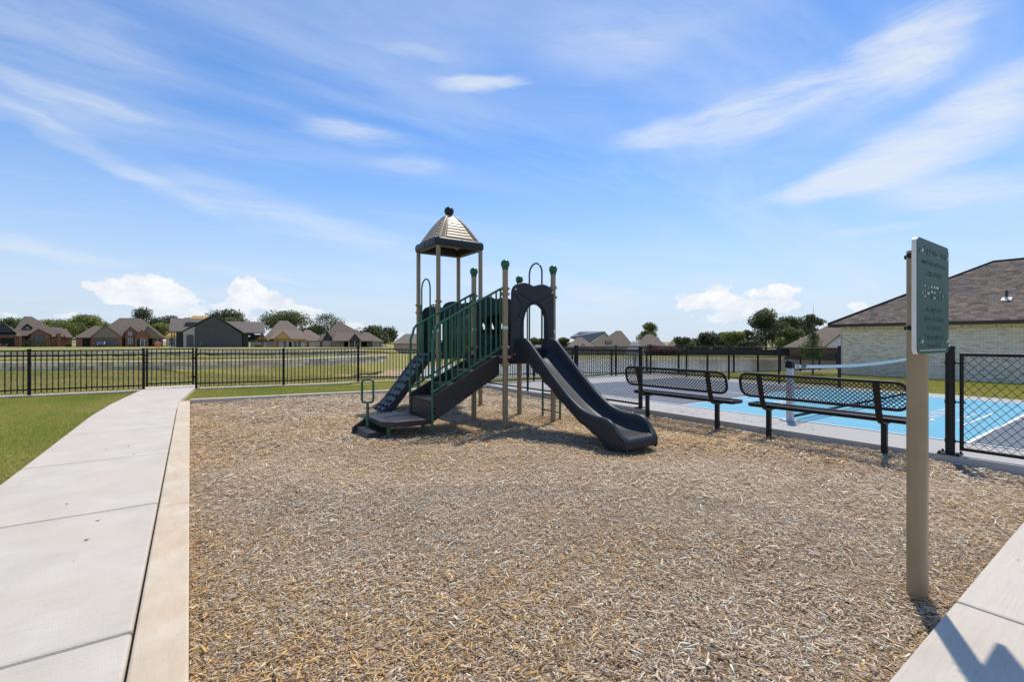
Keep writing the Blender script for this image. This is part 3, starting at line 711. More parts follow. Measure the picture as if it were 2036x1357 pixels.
rt = thing('chain_link_fence', 'black chain link panel hinged on the round post beside the safety sign', 'fence', o_)
q = MB(o_); q.tube([(7.36, GY, PZ), (7.36, GY, PZ+1.245)], .045, 16); q.lathe((7.36, GY, PZ+1.245), [(.05, 0), (.05, .015), (.04, .03), (.012, .042)], 16); q.build('post', 'black_steel', rt, smooth=50)
q = MB(o_); q.box(7.27, 7.45, GY-.1, GY+.1, PZ+.002, PZ+.014)
for sx in (-1, 1):
    for sy in (-1, 1): q.lathe((7.36+sx*.07, GY+sy*.08, PZ+.014), [(.012, 0), (.012, .02), (.006, .026)], 8)
q.build('base_plate', 'black_steel', rt)
ga, gb = GY-.10, GY-3.2
for y in (ga, gb):
    q = MB(o_); q.tube([(7.36, y, PZ+.06), (7.36, y, PZ+1.19)], .019, 10); q.build('stile', 'black_steel', rt, smooth=50)
for zz in (.08, 1.18):
    q = MB(o_); q.tube([(7.36, ga, PZ+zz), (7.36, gb, PZ+zz)], .021, 10); q.build('rail', 'black_steel', rt, smooth=50)
for zz in (.16, .62, 1.08):
    q = MB(o_); q.tube([(7.36, GY-.03, PZ+zz), (7.36, ga-.035, PZ+zz)], .010, 8); q.lathe((7.36, GY, PZ+zz-.018), [(.05, 0), (.05, .036)], 16); q.build('tension_band', 'black_steel', rt, smooth=50)
q = MB(o_); lattice(q, (7.36, ga), (7.36, gb), PZ+.07, PZ+1.205, .085, .0027); q.build('chain_link_mesh', 'black_mesh', rt)

# ================================================================== PLAYSET
X0, X1, Y0, Y1 = 4.24, 5.26, 6.29, 7.31        # slide deck posts
TY0, TY1 = 8.78, 9.80                           # roofed tower posts
DZ = 1.14
PO = (4.75, 8.0, 0)
play = thing('playset', 'dark plastic and green steel playset with tan posts, roofed tower, stairs and slide', 'playset', PO)
def pm(): return MB(PO)
def fluted(mb, x, y, z0, z1, r):
    n = 24; ring = []
    prof = [r*(1 if j % 6 else .955) for j in range(n)]
    A = [mb.pt((x+prof[j]*math.cos(6.28318*j/n), y+prof[j]*math.sin(6.28318*j/n), z0)) for j in range(n)]
    B = [mb.pt((x+prof[j]*math.cos(6.28318*j/n), y+prof[j]*math.sin(6.28318*j/n), z1)) for j in range(n)]
    for j in range(n): mb.f.append([A[j], A[(j+1) % n], B[(j+1) % n], B[j]])
    mb.f.append(B); return mb
PR = .046
def collar(x, y, z, post):
    q = pm(); q.lathe((x, y, z-.03), [(PR, 0), (PR+.014, .006), (PR+.017, .03), (PR+.014, .054), (PR, .06)], 20)
    q.tube([(x-PR-.03, y-.01, z), (x-PR-.005, y-.01, z)], .016, 8); q.tube([(x+PR+.005, y-.01, z), (x+PR+.03, y-.01, z)], .016, 8)
    o = q.build('collar', 'tan_steel', post, smooth=50); return o
def pole(x, y, top, ball, collars):
    q = pm(); fluted(q, x, y, -.06, top, PR); p = q.build('post', 'tan_steel', play, smooth=35)
    for z in collars: collar(x, y, z, p)
    if ball:
        q = pm(); q.lathe((x, y, top-.035), [(.046, 0), (.053, .006), (.053, .035), (.05, .04), (.064, .055), (.073, .085), (.073, .105), (.064, .135), (.045, .158), (.02, .168), (.004, .17)], 20)
        q.build('ball_cap', 'green_steel', p, smooth=50)
    return p
P_A = pole(X0, Y1, 2.62, True, [2.24, 2.13, 1.30, 1.02]); P_B = pole(X0, Y0, 2.62, True, [2.28, 2.19, 1.31, 1.03])
P_C = pole(X1, Y0, 2.62, True, [2.36, 2.19, 1.03]); P_D = pole(X1, Y1, 2.55, True, [2.2, 1.03])
P_E = pole(X0, TY0, 3.46, False, [2.24, 2.10, 1.20, 1.02]); P_F = pole(X0, TY1, 3.46, False, [2.22, 2.05, 1.18, 1.0])
P_H = pole(X1, TY0, 3.46, False, [2.2, 1.02, .30]); P_G = pole(X1, TY1, 3.46, False, [2.2, 1.02])
for (x, y, p, z) in ((X0, Y0, P_B, 1.61), (X0, TY0, P_E, 1.60), (X1, Y0, P_C, 1.56), (X0, Y1, P_A, 1.60)):
    q = pm(); n = 9
    A = [(x+(PR+.002)*math.cos(a), y+(PR+.002)*math.sin(a)) for a in [R(195+i*15) for i in range(n)]]
    for k in range(n-1): q.f.append([q.pt((*A[k], z)), q.pt((*A[k+1], z)), q.pt((*A[k+1], z+.055)), q.pt((*A[k], z+.055))])
    q.build('label_band', 'sticker', p)
# decks
def deck(y0, y1):
    q = pm(); q.box(X0+.04, X1-.04, y0+.04, y1-.04, DZ-.11, DZ); d = q.build('deck', 'black_vinyl', play, bev=.012)
    for k in range(9):
        q = pm(); yy = y0+.09+k*(y1-y0-.18)/8; q.box(X0+.07, X1-.07, yy-.03, yy+.03, DZ, DZ+.005); q.build('tread_pad', 'black_vinyl', d, bev=.002)
deck(Y0, Y1); deck(TY0, TY1)

# ---- moulded panels (wavy top, opening)
def wavy_outline(u0, u1, zb, zt, slot=None):
    pts = [(u0, zb), (u1, zb)]; n = 28; rt_ = [(u1, zt-.14)]
    for i in range(n+1):
        t = i/n; u = u1+(u0-u1)*t; sh = .055*abs(math.sin(t*math.pi*2))+.035*math.sin(math.pi*t)
        ed = .10*max(0, 1-min(t, 1-t)/.08)**2
        rt_.append((u, zt-.09+sh-ed*.6))
    return pts+rt_+[(u0, zt-.14)]
def arch_loop(uc, hw, z0, zs, zt):
    pts = [(uc-hw, z0), (uc+hw, z0), (uc+hw*1.02, zs)]
    for k in range(1, 10):
        a = math.pi*k/10; pts.append((uc+hw*math.cos(a), zs+(zt-zs)*math.sin(a)**.85))
    return pts+[(uc-hw*1.02, zs)]
def panel(outline, inner, c, fn, name='panel'):
    n = 96; q = pm(); o1 = resample(outline, n, c); i1 = resample(inner, n, c)
    q.ringplate(o1, i1, fn, -.028, .028); p = q.build(name, 'plastic', play, smooth=40, bev=.009, fix=True)
    # raised moulding round the opening
    q = pm(); mo = [(c[0]+(u-c[0])*1.0+(u-c[0])/max(.05, math.hypot(u-c[0], v-c[1]))*.035, v+(v-c[1])/max(.05, math.hypot(u-c[0], v-c[1]))*.035) for u, v in i1]
    for sgn in (-1,):
        q.tube([fn(u, v, sgn*.03) for u, v in mo], .014, 6, closed=True)
    q.build('moulding', 'plastic', p, smooth=60); return p
# panel over the slide (front of the slide deck)
fnS = lambda u, v, d: (u, 6.235+d, v)
sp = panel(wavy_outline(4.33, 5.21, 1.10, 2.40), arch_loop(4.80, .24, 1.30, 1.64, 2.04), (4.80, 1.68), fnS)
q = pm(); pts = [(4.36+.16*math.sin(t*3.1), 1.75+.45*t) for t in np.linspace(0, 1, 14)]; q.tube([(u, 6.203, v) for u, v in pts], .008, 6); q.build('moulding', 'plastic', sp, smooth=60)
q = pm(); pts = [(4.45+.68*t, 2.20-.10*math.sin(t*math.pi)+.02*math.sin(t*9)) for t in np.linspace(0, 1, 24)]; q.tube([(u, 6.203, v) for u, v in pts], .008, 6); q.build('moulding', 'plastic', sp, smooth=60)
for u, v in ((4.385, 2.27), (5.165, 2.26), (4.37, 1.2)):
    q = pm(); q.tube([(u, 6.195, v), (u, 6.21, v)], .016, 10); q.build('bolt', 'zinc', sp)
# panels either end of the crawl tunnel, and the tower's rear and right panels
def circ(uc, vc, r, n=40): return [(uc+r*math.cos(6.28318*k/n), vc+r*math.sin(6.28318*k/n)) for k in range(n)]
TZ = DZ+.45
for y, name in ((7.37, 'panel'), (8.72, 'panel')):
    fn = (lambda yy: (lambda u, v, d: (u, yy+d, v)))(y)
    pp = panel(wavy_outline(X0+.07, X1-.07, DZ-.10, 2.26), circ(4.75, TZ, .33), (4.75, TZ), fn)
    for u in (X0+.13, X1-.13):
        q = pm(); q.tube([(u, y-.045, 2.10), (u, y-.03, 2.10)], .016, 10); q.build('bolt', 'zinc', pp)
fn = lambda u, v, d: (u, TY1-.06+d, v); panel(wavy_outline(X0+.07, X1-.07, DZ-.05, 2.22), circ(4.75, 1.62, .2), (4.75, 1.62), fn)
fn = lambda u, v, d: (X1-.06+d, u, v); panel(wavy_outline(TY0+.07, TY1-.07, DZ-.05, 2.22), circ(9.29, 1.62, .2), (9.29, 1.62), fn)
# tunnel with round peep holes
q = pm(); nu, nv = 30, 32; TR = .36
def tf(i, j):
    t = i/nu; a = 6.28318*j/nv; rr = TR+.012*(1 if (i % 10) in (0, 1) else 0)
    return (4.75+rr*math.cos(a), 7.40+(8.69-7.40)*t, TZ+rr*math.sin(a))
holes = lambda i, j: (i in (5, 6, 13, 14, 21, 22)) and (j in (1, 2, 13, 14))
q.grid(tf, nu, nv, holes); tun = q.build('tunnel', 'plastic', play, smooth=60)
tm = tun.modifiers.new('thick', 'SOLIDIFY'); tm.thickness = .012
# ---- slide
st = [(6.26, 1.40, 1.145, 1.09), (6.14, 1.465, 1.145, 1.08), (6.02, 1.46, 1.14, 1.07), (5.92, 1.42, 1.10, 1.02), (5.80, 1.32, 1.02, .93), (5.66, 1.20, .91, .86), (5.50, 1.06, .785, .74), (5.34, .925, .665, .65), (5.18, .80, .55, .52),
      (5.02, .675, .445, .44), (4.86, .57, .355, .32), (4.70, .485, .285, .25), (4.54, .44, .24, .17), (4.40, .42, .215, .13), (4.28, .42, .20, .05), (4.17, .405, .195, .04), (4.09, .36, .19, .03), (4.03, .29, .188, .03), (3.975, .23, .186, .03), (3.935, .19, .175, .03), (3.91, .15, .145, .03), (3.905, .10, .10, .03), (3.92, .05, .05, .03)]
def smooth_st(s, m=3):
    out = []; k = len(s); a = np.array(s)
    for i in range(k-1):
        for j in range(m):
            t = j/m; p0, p1, p2, p3 = a[max(i-1, 0)], a[i], a[i+1], a[min(i+2, k-1)]
            out.append(.5*((2*p1)+(-p0+p2)*t+(2*p0-5*p1+4*p2-p3)*t*t+(-p0+3*p1-3*p2+p3)*t**3))
    out.append(a[-1]); return out
q = pm(); SXC = 4.75; rows = []
for k, (y, zr, zb, zu) in enumerate(smooth_st(st)):
    wi = .215+.03*float(sstep(np.array(y), 4.6, 4.1)*1) if y < 4.6 else .215
    fl = float(1-sstep(np.array(y), 4.0, 4.5)); wo = .325+.04*fl; wi = .215+.06*fl; wt = wo-.055; tq_ = min(1, max(0, (4.20-y)/.30)); kq = 1-.19*tq_**2.4; wo *= kq; wi *= kq; wt *= kq
    sc = .022*abs(math.sin((y-4.2)*math.pi/.27)) if 4.4 < y < 6.0 else 0
    zu2 = min(zu-.0+sc, zr-.02); dz = max(zr-zb, 0.0)
    half = [(wo-.035, zu2), (wo-.008, zu2+.25*(zr-zu2)), (wo-.012, zu2+.55*(zr-zu2)), (wo, zr-.07*min(1, dz/.2)), (wo+.008, zr-.03*min(1, dz/.2)), (wo-.012, zr-.004), (wo-.04, zr), (wt-.012, zr-.02*min(1, dz/.2)), (wt-.028, zr-.3*dz), (wi+.022, zb+.30*dz), (wi-.01, zb+.10*dz), (wi-.05, zb+.02*dz), (wi*.45, zb), (0, zb)]
    rows.append([q.pt((SXC-a, y, b)) for a, b in half]+[q.pt((SXC+a, y, b)) for a, b in half[-2::-1]])
for A, B in zip(rows, rows[1:]):
    for j in range(len(A)-1): q.f.append([A[j], A[j+1], B[j+1], B[j]])
q.f.append(rows[0][::-1])
sl = q.build('slide', 'plastic', play, smooth=70)
q = pm()
for k in range(12): x = SXC-.24+k*.48/11; q.tube([(x, 4.02, .193), (x, 3.965, .188), (x, 3.925, .165), (x, 3.905, .12)], .009, 6)
q.build('lip_ridge', 'plastic', sl, smooth=60)
q = pm(); q.box(4.50, 5.0, 4.10, 4.34, -.05, .14); q.build('foot', 'plastic', sl, bev=.02)
for sx in (-1, 1):
    q = pm(); q.box(SXC+sx*.285-.04, SXC+sx*.285+.04, 6.20, 6.27, DZ-.08, 1.46); q.build('hood_tab', 'plastic', sl, bev=.015)

# ---- roof
RC = (4.75, 9.29)
q = pm(); nseg = 12; HW = [(.515, 3.585), (.49, 3.625), (.45, 3.69), (.395, 3.78), (.335, 3.88), (.265, 3.985), (.185, 4.09), (.12, 4.165), (.07, 4.205)]
def sq(h, z, ch=.16):
    c = h*ch/.5*.9; p = [(h-c, -h), (h, -h+c), (h, h-c), (h-c, h), (-h+c, h), (-h, h-c), (-h, -h+c), (-h+c, -h)]
    return [(RC[0]+a, RC[1]+b, z) for a, b in p]
rows = [[q.pt(p) for p in sq(h, z)] for h, z in HW]
for A, B in zip(rows, rows[1:]):
    for j in range(8): q.f.append([A[j], A[(j+1) % 8], B[(j+1) % 8], B[j]])
q.f.append(rows[-1]); roof = q.build('roof', 'roof_tan', play, smooth=25)
rm = roof.modifiers.new('thick', 'SOLIDIFY'); rm.thickness = .02
for side in range(4):
    ca, sa = math.cos(side*math.pi/2), math.sin(side*math.pi/2)
    def rp(u, out, z): return (RC[0]+u*ca-out*sa*-1, RC[1]+u*sa-out*ca, z)
    zs = np.linspace(3.63, 4.13, 8)
    hwz = lambda z: float(np.interp(z, [b for a, b in HW], [a for a, b in HW]))
    for k in range(7):
        z0_, z1_ = zs[k]+.004, zs[k+1]-.005; q = pm(); h0, h1 = hwz(z0_), hwz(z1_); w0, w1 = h0*.66, h1*.62
        q.hexa([rp(-w0, h0+.024, z0_), rp(w0, h0+.024, z0_), rp(w0, h0-.004, z0_), rp(-w0, h0-.004, z0_), rp(-w1, h1+.012, z1_), rp(w1, h1+.012, z1_), rp(w1, h1-.004, z1_), rp(-w1, h1-.004, z1_)])
        q.build('slat', 'roof_tan', roof, bev=.005, fix=True)
    cs = 1 if True else 0
    q = pm(); prof = [(h*.985, z) for h, z in HW]
    a2 = math.pi/4+side*math.pi/2
    pts = [(RC[0]+h*1.30*math.cos(a2), RC[1]+h*1.30*math.sin(a2), z) for h, z in prof]
    q.tube(pts, [.045, .045, .044, .042, .04, .037, .033, .026, .018], 8); q.build('rib', 'roof_tan', roof, smooth=60)
# rim: rounded box section ring
sec = [(.0, .0), (.10, -.015), (.125, .03), (.13, .10), (.105, .155), (.05, .18), (0, .175), (-.02, .10)]
q = pm(); rows = []
crn = []
for (sx, sy) in ((1, -1), (1, 1), (-1, 1), (-1, -1)):
    for k in range(5):
        a = {(1, -1): -90, (1, 1): 0, (-1, 1): 90, (-1, -1): 180}[(sx, sy)]+k*22.5
        crn.append((sx*.47, sy*.47, math.cos(R(a)), math.sin(R(a))))
for cxx, cyy, nx_, ny_ in crn: rows.append([q.pt((RC[0]+cxx+nx_*a, RC[1]+cyy+ny_*a, 3.42+b)) for a, b in sec])
for i in range(len(rows)):
    A, B = rows[i], rows[(i+1) % len(rows)]
    for j in range(len(sec)): q.f.append([A[j], B[j], B[(j+1) % len(sec)], A[(j+1) % len(sec)]])
q.build('rim', 'plastic', roof, smooth=50, fix=True)
for side in range(4):
    a = side*math.pi/2; q = pm(); c = Vector((RC[0]+.603*math.cos(a), RC[1]+.603*math.sin(a), 3.515)); q.obox(c, (.008, .012, .13), Matrix.Rotation(a, 3, 'Z')); q.build('seam', 'black_vinyl', roof)
q = pm(); q.lathe((RC[0], RC[1], 4.19), [(.05, -.02), (.05, .03), (.07, .04), (.1, .085), (.108, .125), (.1, .165), (.075, .20), (.04, .222), (.005, .228)], 20); q.build('finial', 'plastic', roof, smooth=60)

# ---- stairs
SY0, SY1 = 6.40, 7.20
stairs_parts = []
poly = [(2.98, .235), (3.02, .20), (4.20, .86), (4.20, 1.20), (2.98, .575)]
for y in (SY0, SY1-.02):
    q = pm(); q.prism(poly, lambda u, v, d: (u, d, v), y, y+.022); q.build('stringer', 'black_vinyl', play, bev=.004, fix=True)
for k, (xa, z) in enumerate(((3.0, .52), (3.33, .73), (3.66, .94))):
    q = pm(); q.box(xa, xa+.36, SY0+.024, SY1-.024, z-.035, z); t_ = q.build('step', 'black_vinyl', play, bev=.008)
    for j in range(5):
        q = pm(); q.box(xa+.03+j*.062, xa+.06+j*.062, SY0+.06, SY1-.06, z, z+.003); q.build('tread_pad', 'black_vinyl', t_)
q = pm(); q.box(2.995, 3.01, SY0+.03, SY1-.03, .245, .487); rs = q.build('riser', 'black_vinyl', play)
for j in range(6):
    q = pm(); z = .275+j*.036; q.box(2.986, 2.995, SY0+.04, SY1-.04, z, z+.022); q.build('riser_rib', 'black_vinyl', rs)
for xa, z in ((3.33, .52), (3.66, .73), (3.99, .94)):
    q = pm(); q.box(xa-.012, xa-.002, SY0+.03, SY1-.03, z+.002, z+.172); q.build('riser', 'black_vinyl', play)
# transfer platform with chamfered corner
poly = [(2.40, 6.44), (2.99, 6.40), (2.99, 7.26), (2.27, 7.26), (2.27, 6.56)]
q = pm(); q.prism(poly, lambda u, v, d: (u, v, d), .165, .25); tp = q.build('transfer_platform', 'black_vinyl', play, bev=.014, fix=True)
for k in range(8):
    q = pm(); y = 6.56+k*.085; q.box(2.36, 2.93, y, y+.035, .25, .253); q.build('tread_pad', 'black_vinyl', tp)
for x, y in ((2.36, 6.53), (2.9, 6.52)):
    q = pm(); q.box(x-.022, x+.022, y-.022, y+.022, -.06, .168); q.build('platform_leg', 'green_steel', play, bev=.004)
q = pm(); q.prism([(2.02, -.02), (2.05, .10), (2.27, .24), (2.75, .24), (2.75, .16), (2.62, -.02)], lambda u, v, d: (u, d, v), 7.20, 7.235); q.build('skirt_plate', 'black_vinyl', play, fix=True)
q = pm(); q.hexa([(2.06, 6.62, -.02), (2.3, 6.62, -.02), (2.3, 7.2, -.02), (2.06, 7.2, -.02), (2.10, 6.62, .10), (2.3, 6.62, .10), (2.3, 7.2, .10), (2.10, 7.2, .10)]); q.build('skirt_plate', 'black_vinyl', play, bev=.01)
def arc(c, r, a0, a1, n, f): return [f(c[0]+r*math.cos(R(a0+(a1-a0)*k/n)), c[1]+r*math.sin(R(a0+(a1-a0)*k/n))) for k in range(n+1)]
q = pm(); hx, hy = 2.20, 6.98; f2 = lambda u, v: (hx+u*.82, hy-u*.57, v)
loop = arc((.045, .79), .04, 0, 90, 4, f2)+arc((-.045, .79), .04, 90, 180, 4, f2)+arc((-.045, .53), .04, 180, 270, 4, f2)+arc((.045, .53), .04, 270, 360, 4, f2)
q.tube(loop, .0165, 8, closed=True); q.tube([(hx, hy, -.06), (hx, hy, .42), (hx, hy, .50)], [.022, .022, .016], 10); q.build('grab_handle', 'green_steel', play, smooth=60)
# hand rails and balusters
def hand_rail(y, xb):
    q = pm(); top = [(4.20, 2.28), (3.10, 1.68)]
    pts = [(4.22, y, 2.285), (4.17, y, 2.262), (3.13, y, 1.70)]+[(3.13-.10*math.sin(R(a)), y, 1.70-.055-.10+.10*math.cos(R(a))+.055*(1-a/90)) for a in (25, 50, 75, 90)]+[(2.99, y, 1.45), (2.98, y, .9), (2.98, y, -.06)]
    q.tube(pts, .0195, 10); h = q.build('hand_rail', 'green_steel', play, smooth=60)
    q = pm(); q.tube([(4.21, y, 1.42), (4.205, y, 1.33), (4.16, y, 1.275), (2.99, y, .645)], .0165, 10); q.build('lower_rail', 'green_steel', h, smooth=60)
    n = 11
    for k in range(n):
        x = 3.09+k*(4.20-3.09)/n+.02; zt = 1.70+(x-3.13)*(2.262-1.70)/(4.17-3.13); zb = .645+(x-2.99)*(1.275-.645)/(4.16-2.99)
        q = pm(); q.tube([(x, y, zb), (x, y, zt)], .015, 8); q.build('baluster', 'green_steel', h, smooth=60)
    q = pm(); q.tube([(4.205, y, 1.33), (4.205, y, 2.27)], .0165, 8); q.build('baluster', 'green_steel', h, smooth=60)
    for z in (.40, .33):
        q = pm(); yy = y-.03; q.lathe((0, 0, 0), [(.0, 0)], 3) if False else q.tube([(3.02, SY0-.012, z), (3.02, SY0+.0, z)], .016, 10); q.build('bolt', 'zinc', h)
hand_rail(SY0-.025, 0); hand_rail(SY1+.03, 0)

# ---- arches, guard bars, ladder
def arch_guard(xc, ya, yb, ztop, fy0, fy1, zrail, foot=DZ-.05):
    q = pm(); r = (yb-ya)/2; yc = (ya+yb)/2
    pts = [(xc, ya, foot), (xc, ya, ztop-r)]+[(xc, yc-r*math.cos(R(a)), ztop-r+r*math.sin(R(a))) for a in range(15, 180, 15)]+[(xc, yb, ztop-r), (xc, yb, foot)]
    q.tube(pts, .0165, 10); g_ = q.build('arch_rail', 'green_steel', play, smooth=60)
    for a, b in ((fy0, ya), (yb, fy1)):
        if b-a < .03: continue
        for z in (zrail, DZ+.06):
            q = pm(); q.tube([(xc, a, z), (xc, b, z)], .0145, 8); q.build('guard_rail', 'green_steel', g_, smooth=60)
        m = max(1, int((b-a)/.10))
        for k in range(m):
            y = a+(b-a)*(k+.5)/m; q = pm(); q.tube([(xc, y, DZ+.06), (xc, y, zrail)], .0135, 8); q.build('baluster', 'green_steel', g_, smooth=60)
arch_guard(X0-.01, 9.16, 9.60, 2.77, TY0+.05, TY1-.05, 2.18)
arch_guard(X1+.01, 6.62, 7.00, 2.86, Y0+.05, Y1-.05, 2.34)
lx = X1+.22
ld_ = None
for y in (6.36, 6.86):
    q = pm(); q.tube([(lx, y, -.06), (lx, y, .95), (lx-.05, y, 1.06), (X1+.03, y, 1.12)], .0195, 8); o2 = q.build('ladder_leg', 'green_steel', play, smooth=60)
for z in (.12, .42, .72, .98):
    q = pm(); q.tube([(lx, 6.36, z), (lx, 6.86, z)], .016, 8); q.build('ladder_rung', 'green_steel', play, smooth=60)
# ---- moulded climbing wall
CYA, CYB = 9.04, 9.66
def cprof(t):   # t 0 top .. 1 bottom -> x, z
    x = 4.19-1.14*t; z = 1.15*(1-t)**1.0; z += .10*math.sin(math.pi*t)*(-1)+.05*math.sin(2*math.pi*t)
    return x, z-.03*t
q = pm(); nu, nv = 36, 10; rows = []
for i in range(nu+1):
    t = i/nu; x, z = cprof(t); x2, z2 = cprof(min(t+.01, 1)) if t < 1 else cprof(1); xa_, za_ = cprof(max(t-.01, 0)); tx, tz = x2-xa_, z2-za_; l_ = math.hypot(tx, tz); nx_, nz_ = tz/l_*-1*-1, -tx/l_
    nx_, nz_ = (tz/l_, -tx/l_); 
    if nz_ < 0: nx_, nz_ = -nx_, -nz_
    wv = .03*math.sin(t*14)*t
    ring = [(CYA-.015, -.11), (CYA-.02, -.02), (CYA, .02), (CYA+.05, .0)]+[(CYA+.05+(CYB-CYA-.10)*k/5, .0) for k in range(1, 5)]+[(CYB-.05, .0), (CYB, .02), (CYB+.02, -.02), (CYB+.015, -.11)]
    rows.append([q.pt((x+nx_*b, a+wv*(1 if True else 0), z+nz_*b)) for a, b in ring])
for A, B in zip(rows, rows[1:]):
    for j in range(len(A)-1): q.f.append([A[j], B[j], B[j+1], A[j+1]])
q.f.append(rows[0]); q.f.append(rows[-1][::-1])
cw = q.build('climbing_wall', 'plastic', play, smooth=50, fix=True)
kk = 0
for i in range(10):
    t = .06+i*.094; x, z = cprof(t); x2, z2 = cprof(t+.01); ang = math.atan2(z2-z, x2-x)
    for j in range(3):
        y = CYA+.13+j*.185+(.085 if i % 2 else 0)+random.uniform(-.02, .02)
        if y > CYB-.07: continue
        wv = .03*math.sin(t*14)*t
        rot = Matrix.Rotation(-(ang+math.pi), 3, 'Y')@Matrix.Rotation(random.uniform(-.35, .35), 3, 'Z'); q = pm()
        n = rot@Vector((0, 0, 1)); c = Vector((x, y+wv, z))+n*.018
        hs = (.055, .12+random.uniform(-.02, .03), .045)
        b_ = [c+rot@Vector((a*hs[0]*.5*(1 if d < 0 else .72), b*hs[1]*.5*(1 if d < 0 else .8), d*hs[2]*.5)) for d in (-1, 1) for a, b in ((-1, -1), (1, -1), (1, 1), (-1, 1))]
        q.hexa(b_); q.build('hold', 'plastic', cw, bev=.006)

# ================================================================== SAFETY SIGN
SGX, SGY = 3.36, .835
sg = thing('safety_sign', 'green playground safety sign with white edges on a tall tan post', 'sign', (SGX, SGY, 0))
q = MB((SGX, SGY, 0)); n = 8
ringp = []
for z in (-.06, 1.935):
    ring = []
    for k in range(32):
        a = 6.28318*k/32; r = .0445/max(abs(math.cos(a)), abs(math.sin(a)))
        r = min(r, .0495); ring.append(q.pt((SGX+r*math.cos(a), SGY+r*math.sin(a), z)))
    ringp.append(ring)
for j in range(32): q.f.append([ringp[0][j], ringp[0][(j+1) % 32], ringp[1][(j+1) % 32], ringp[1][j]])
q.f.append(ringp[1]); q.build('post', 'tan_steel', sg, smooth=30)
SZ0, SZ1, SHW = 1.357, 1.968, .288
def rrect(x0, x1, z0, z1, r, n=6):
    p = []
    for cx_, cz_, a0 in ((x1-r, z0+r, -90), (x1-r, z1-r, 0), (x0+r, z1-r, 90), (x0+r, z0+r, 180)):
        for k in range(n+1): a = R(a0+90*k/n); p.append((cx_+r*math.cos(a), cz_+r*math.sin(a)))
    return p
fq = lambda u, v, d: (u, d, v)
q = MB(); q.prism(rrect(-SHW, SHW, SZ0, SZ1, .035), fq, -.068, -.048); q.build('core_board', 'white_plastic', sg, fix=True)
q = MB(); q.prism(rrect(-SHW+.001, SHW-.001, SZ0+.001, SZ1-.001, .035), fq, -.0708, -.0682); face = q.build('sign_face', 'sign_green', sg, fix=True)
def engrave():
    parts = [('Playground Boss', .058, 1.895), ('www.PlaygroundBoss.com', .040, 1.835), ('1-800-878-0070', .044, 1.775), ('-SAFETY-', .098, 1.66),
             ('This playground is', .042, 1.585), ('designed for children', .042, 1.535), ('2-12 years old.', .042, 1.485), ('Adult supervision is', .042, 1.435), ('recommended.', .042, 1.392)]
    cut = []
    for body, size, z in parts:
        me = text_mesh(body, size, bold=.018); o = bpy.data.objects.new('cutter', me); COL.objects.link(o); o.parent = sg
        k = min(1.0, 2*(SHW-.02)/max(v.co.x-(-v.co.x) for v in me.vertices)) if len(me.vertices) else 1
        o.rotation_euler = (R(90), 0, 0); o.location = (0, -.0695, z); o.scale = (k*1.04 if k == 1 else k, 1, 1)
        s = o.modifiers.new('s', 'SOLIDIFY'); s.thickness = .008; s.offset = 0
        cut.append(o)
    q = MB(); q.box(-.25, .25, -.08, -.067, 1.373, 1.379); c2 = q.build('cutter', 'white_plastic', sg); cut.append(c2)
    for o in cut:
        b = face.modifiers.new('b', 'BOOLEAN'); b.operation = 'DIFFERENCE'; b.solver = 'EXACT'; b.object = o; b.use_self = True
    bpy.context.view_layer.update(); dg = bpy.context.evaluated_depsgraph_get()
    me = bpy.data.meshes.new_from_object(face.evaluated_get(dg)); face.modifiers.clear(); face.data = me
    for o in cut: bpy.data.objects.remove(o)
engrave()
for x in (-SHW+.055, SHW-.055):
    for z in (1.425, 1.90):
        q = MB(); q.tube([(x, -.0708, z), (x, -.079, z)], .012, 10); q.tube([(x, -.079, z), (x, -.083, z)], [.010, .004], 10); q.build('bolt', 'zinc', sg)
for z in (1.50, 1.905):
    q = MB(); q.tube([(0, .043, z), (0, .056, z)], .013, 10); q.build('bolt', 'black_steel', sg)
    q = MB(); q.tube([(-.043, .02, z), (-.058, .02, z)], .014, 10); q.build('bolt', 'black_steel', sg)

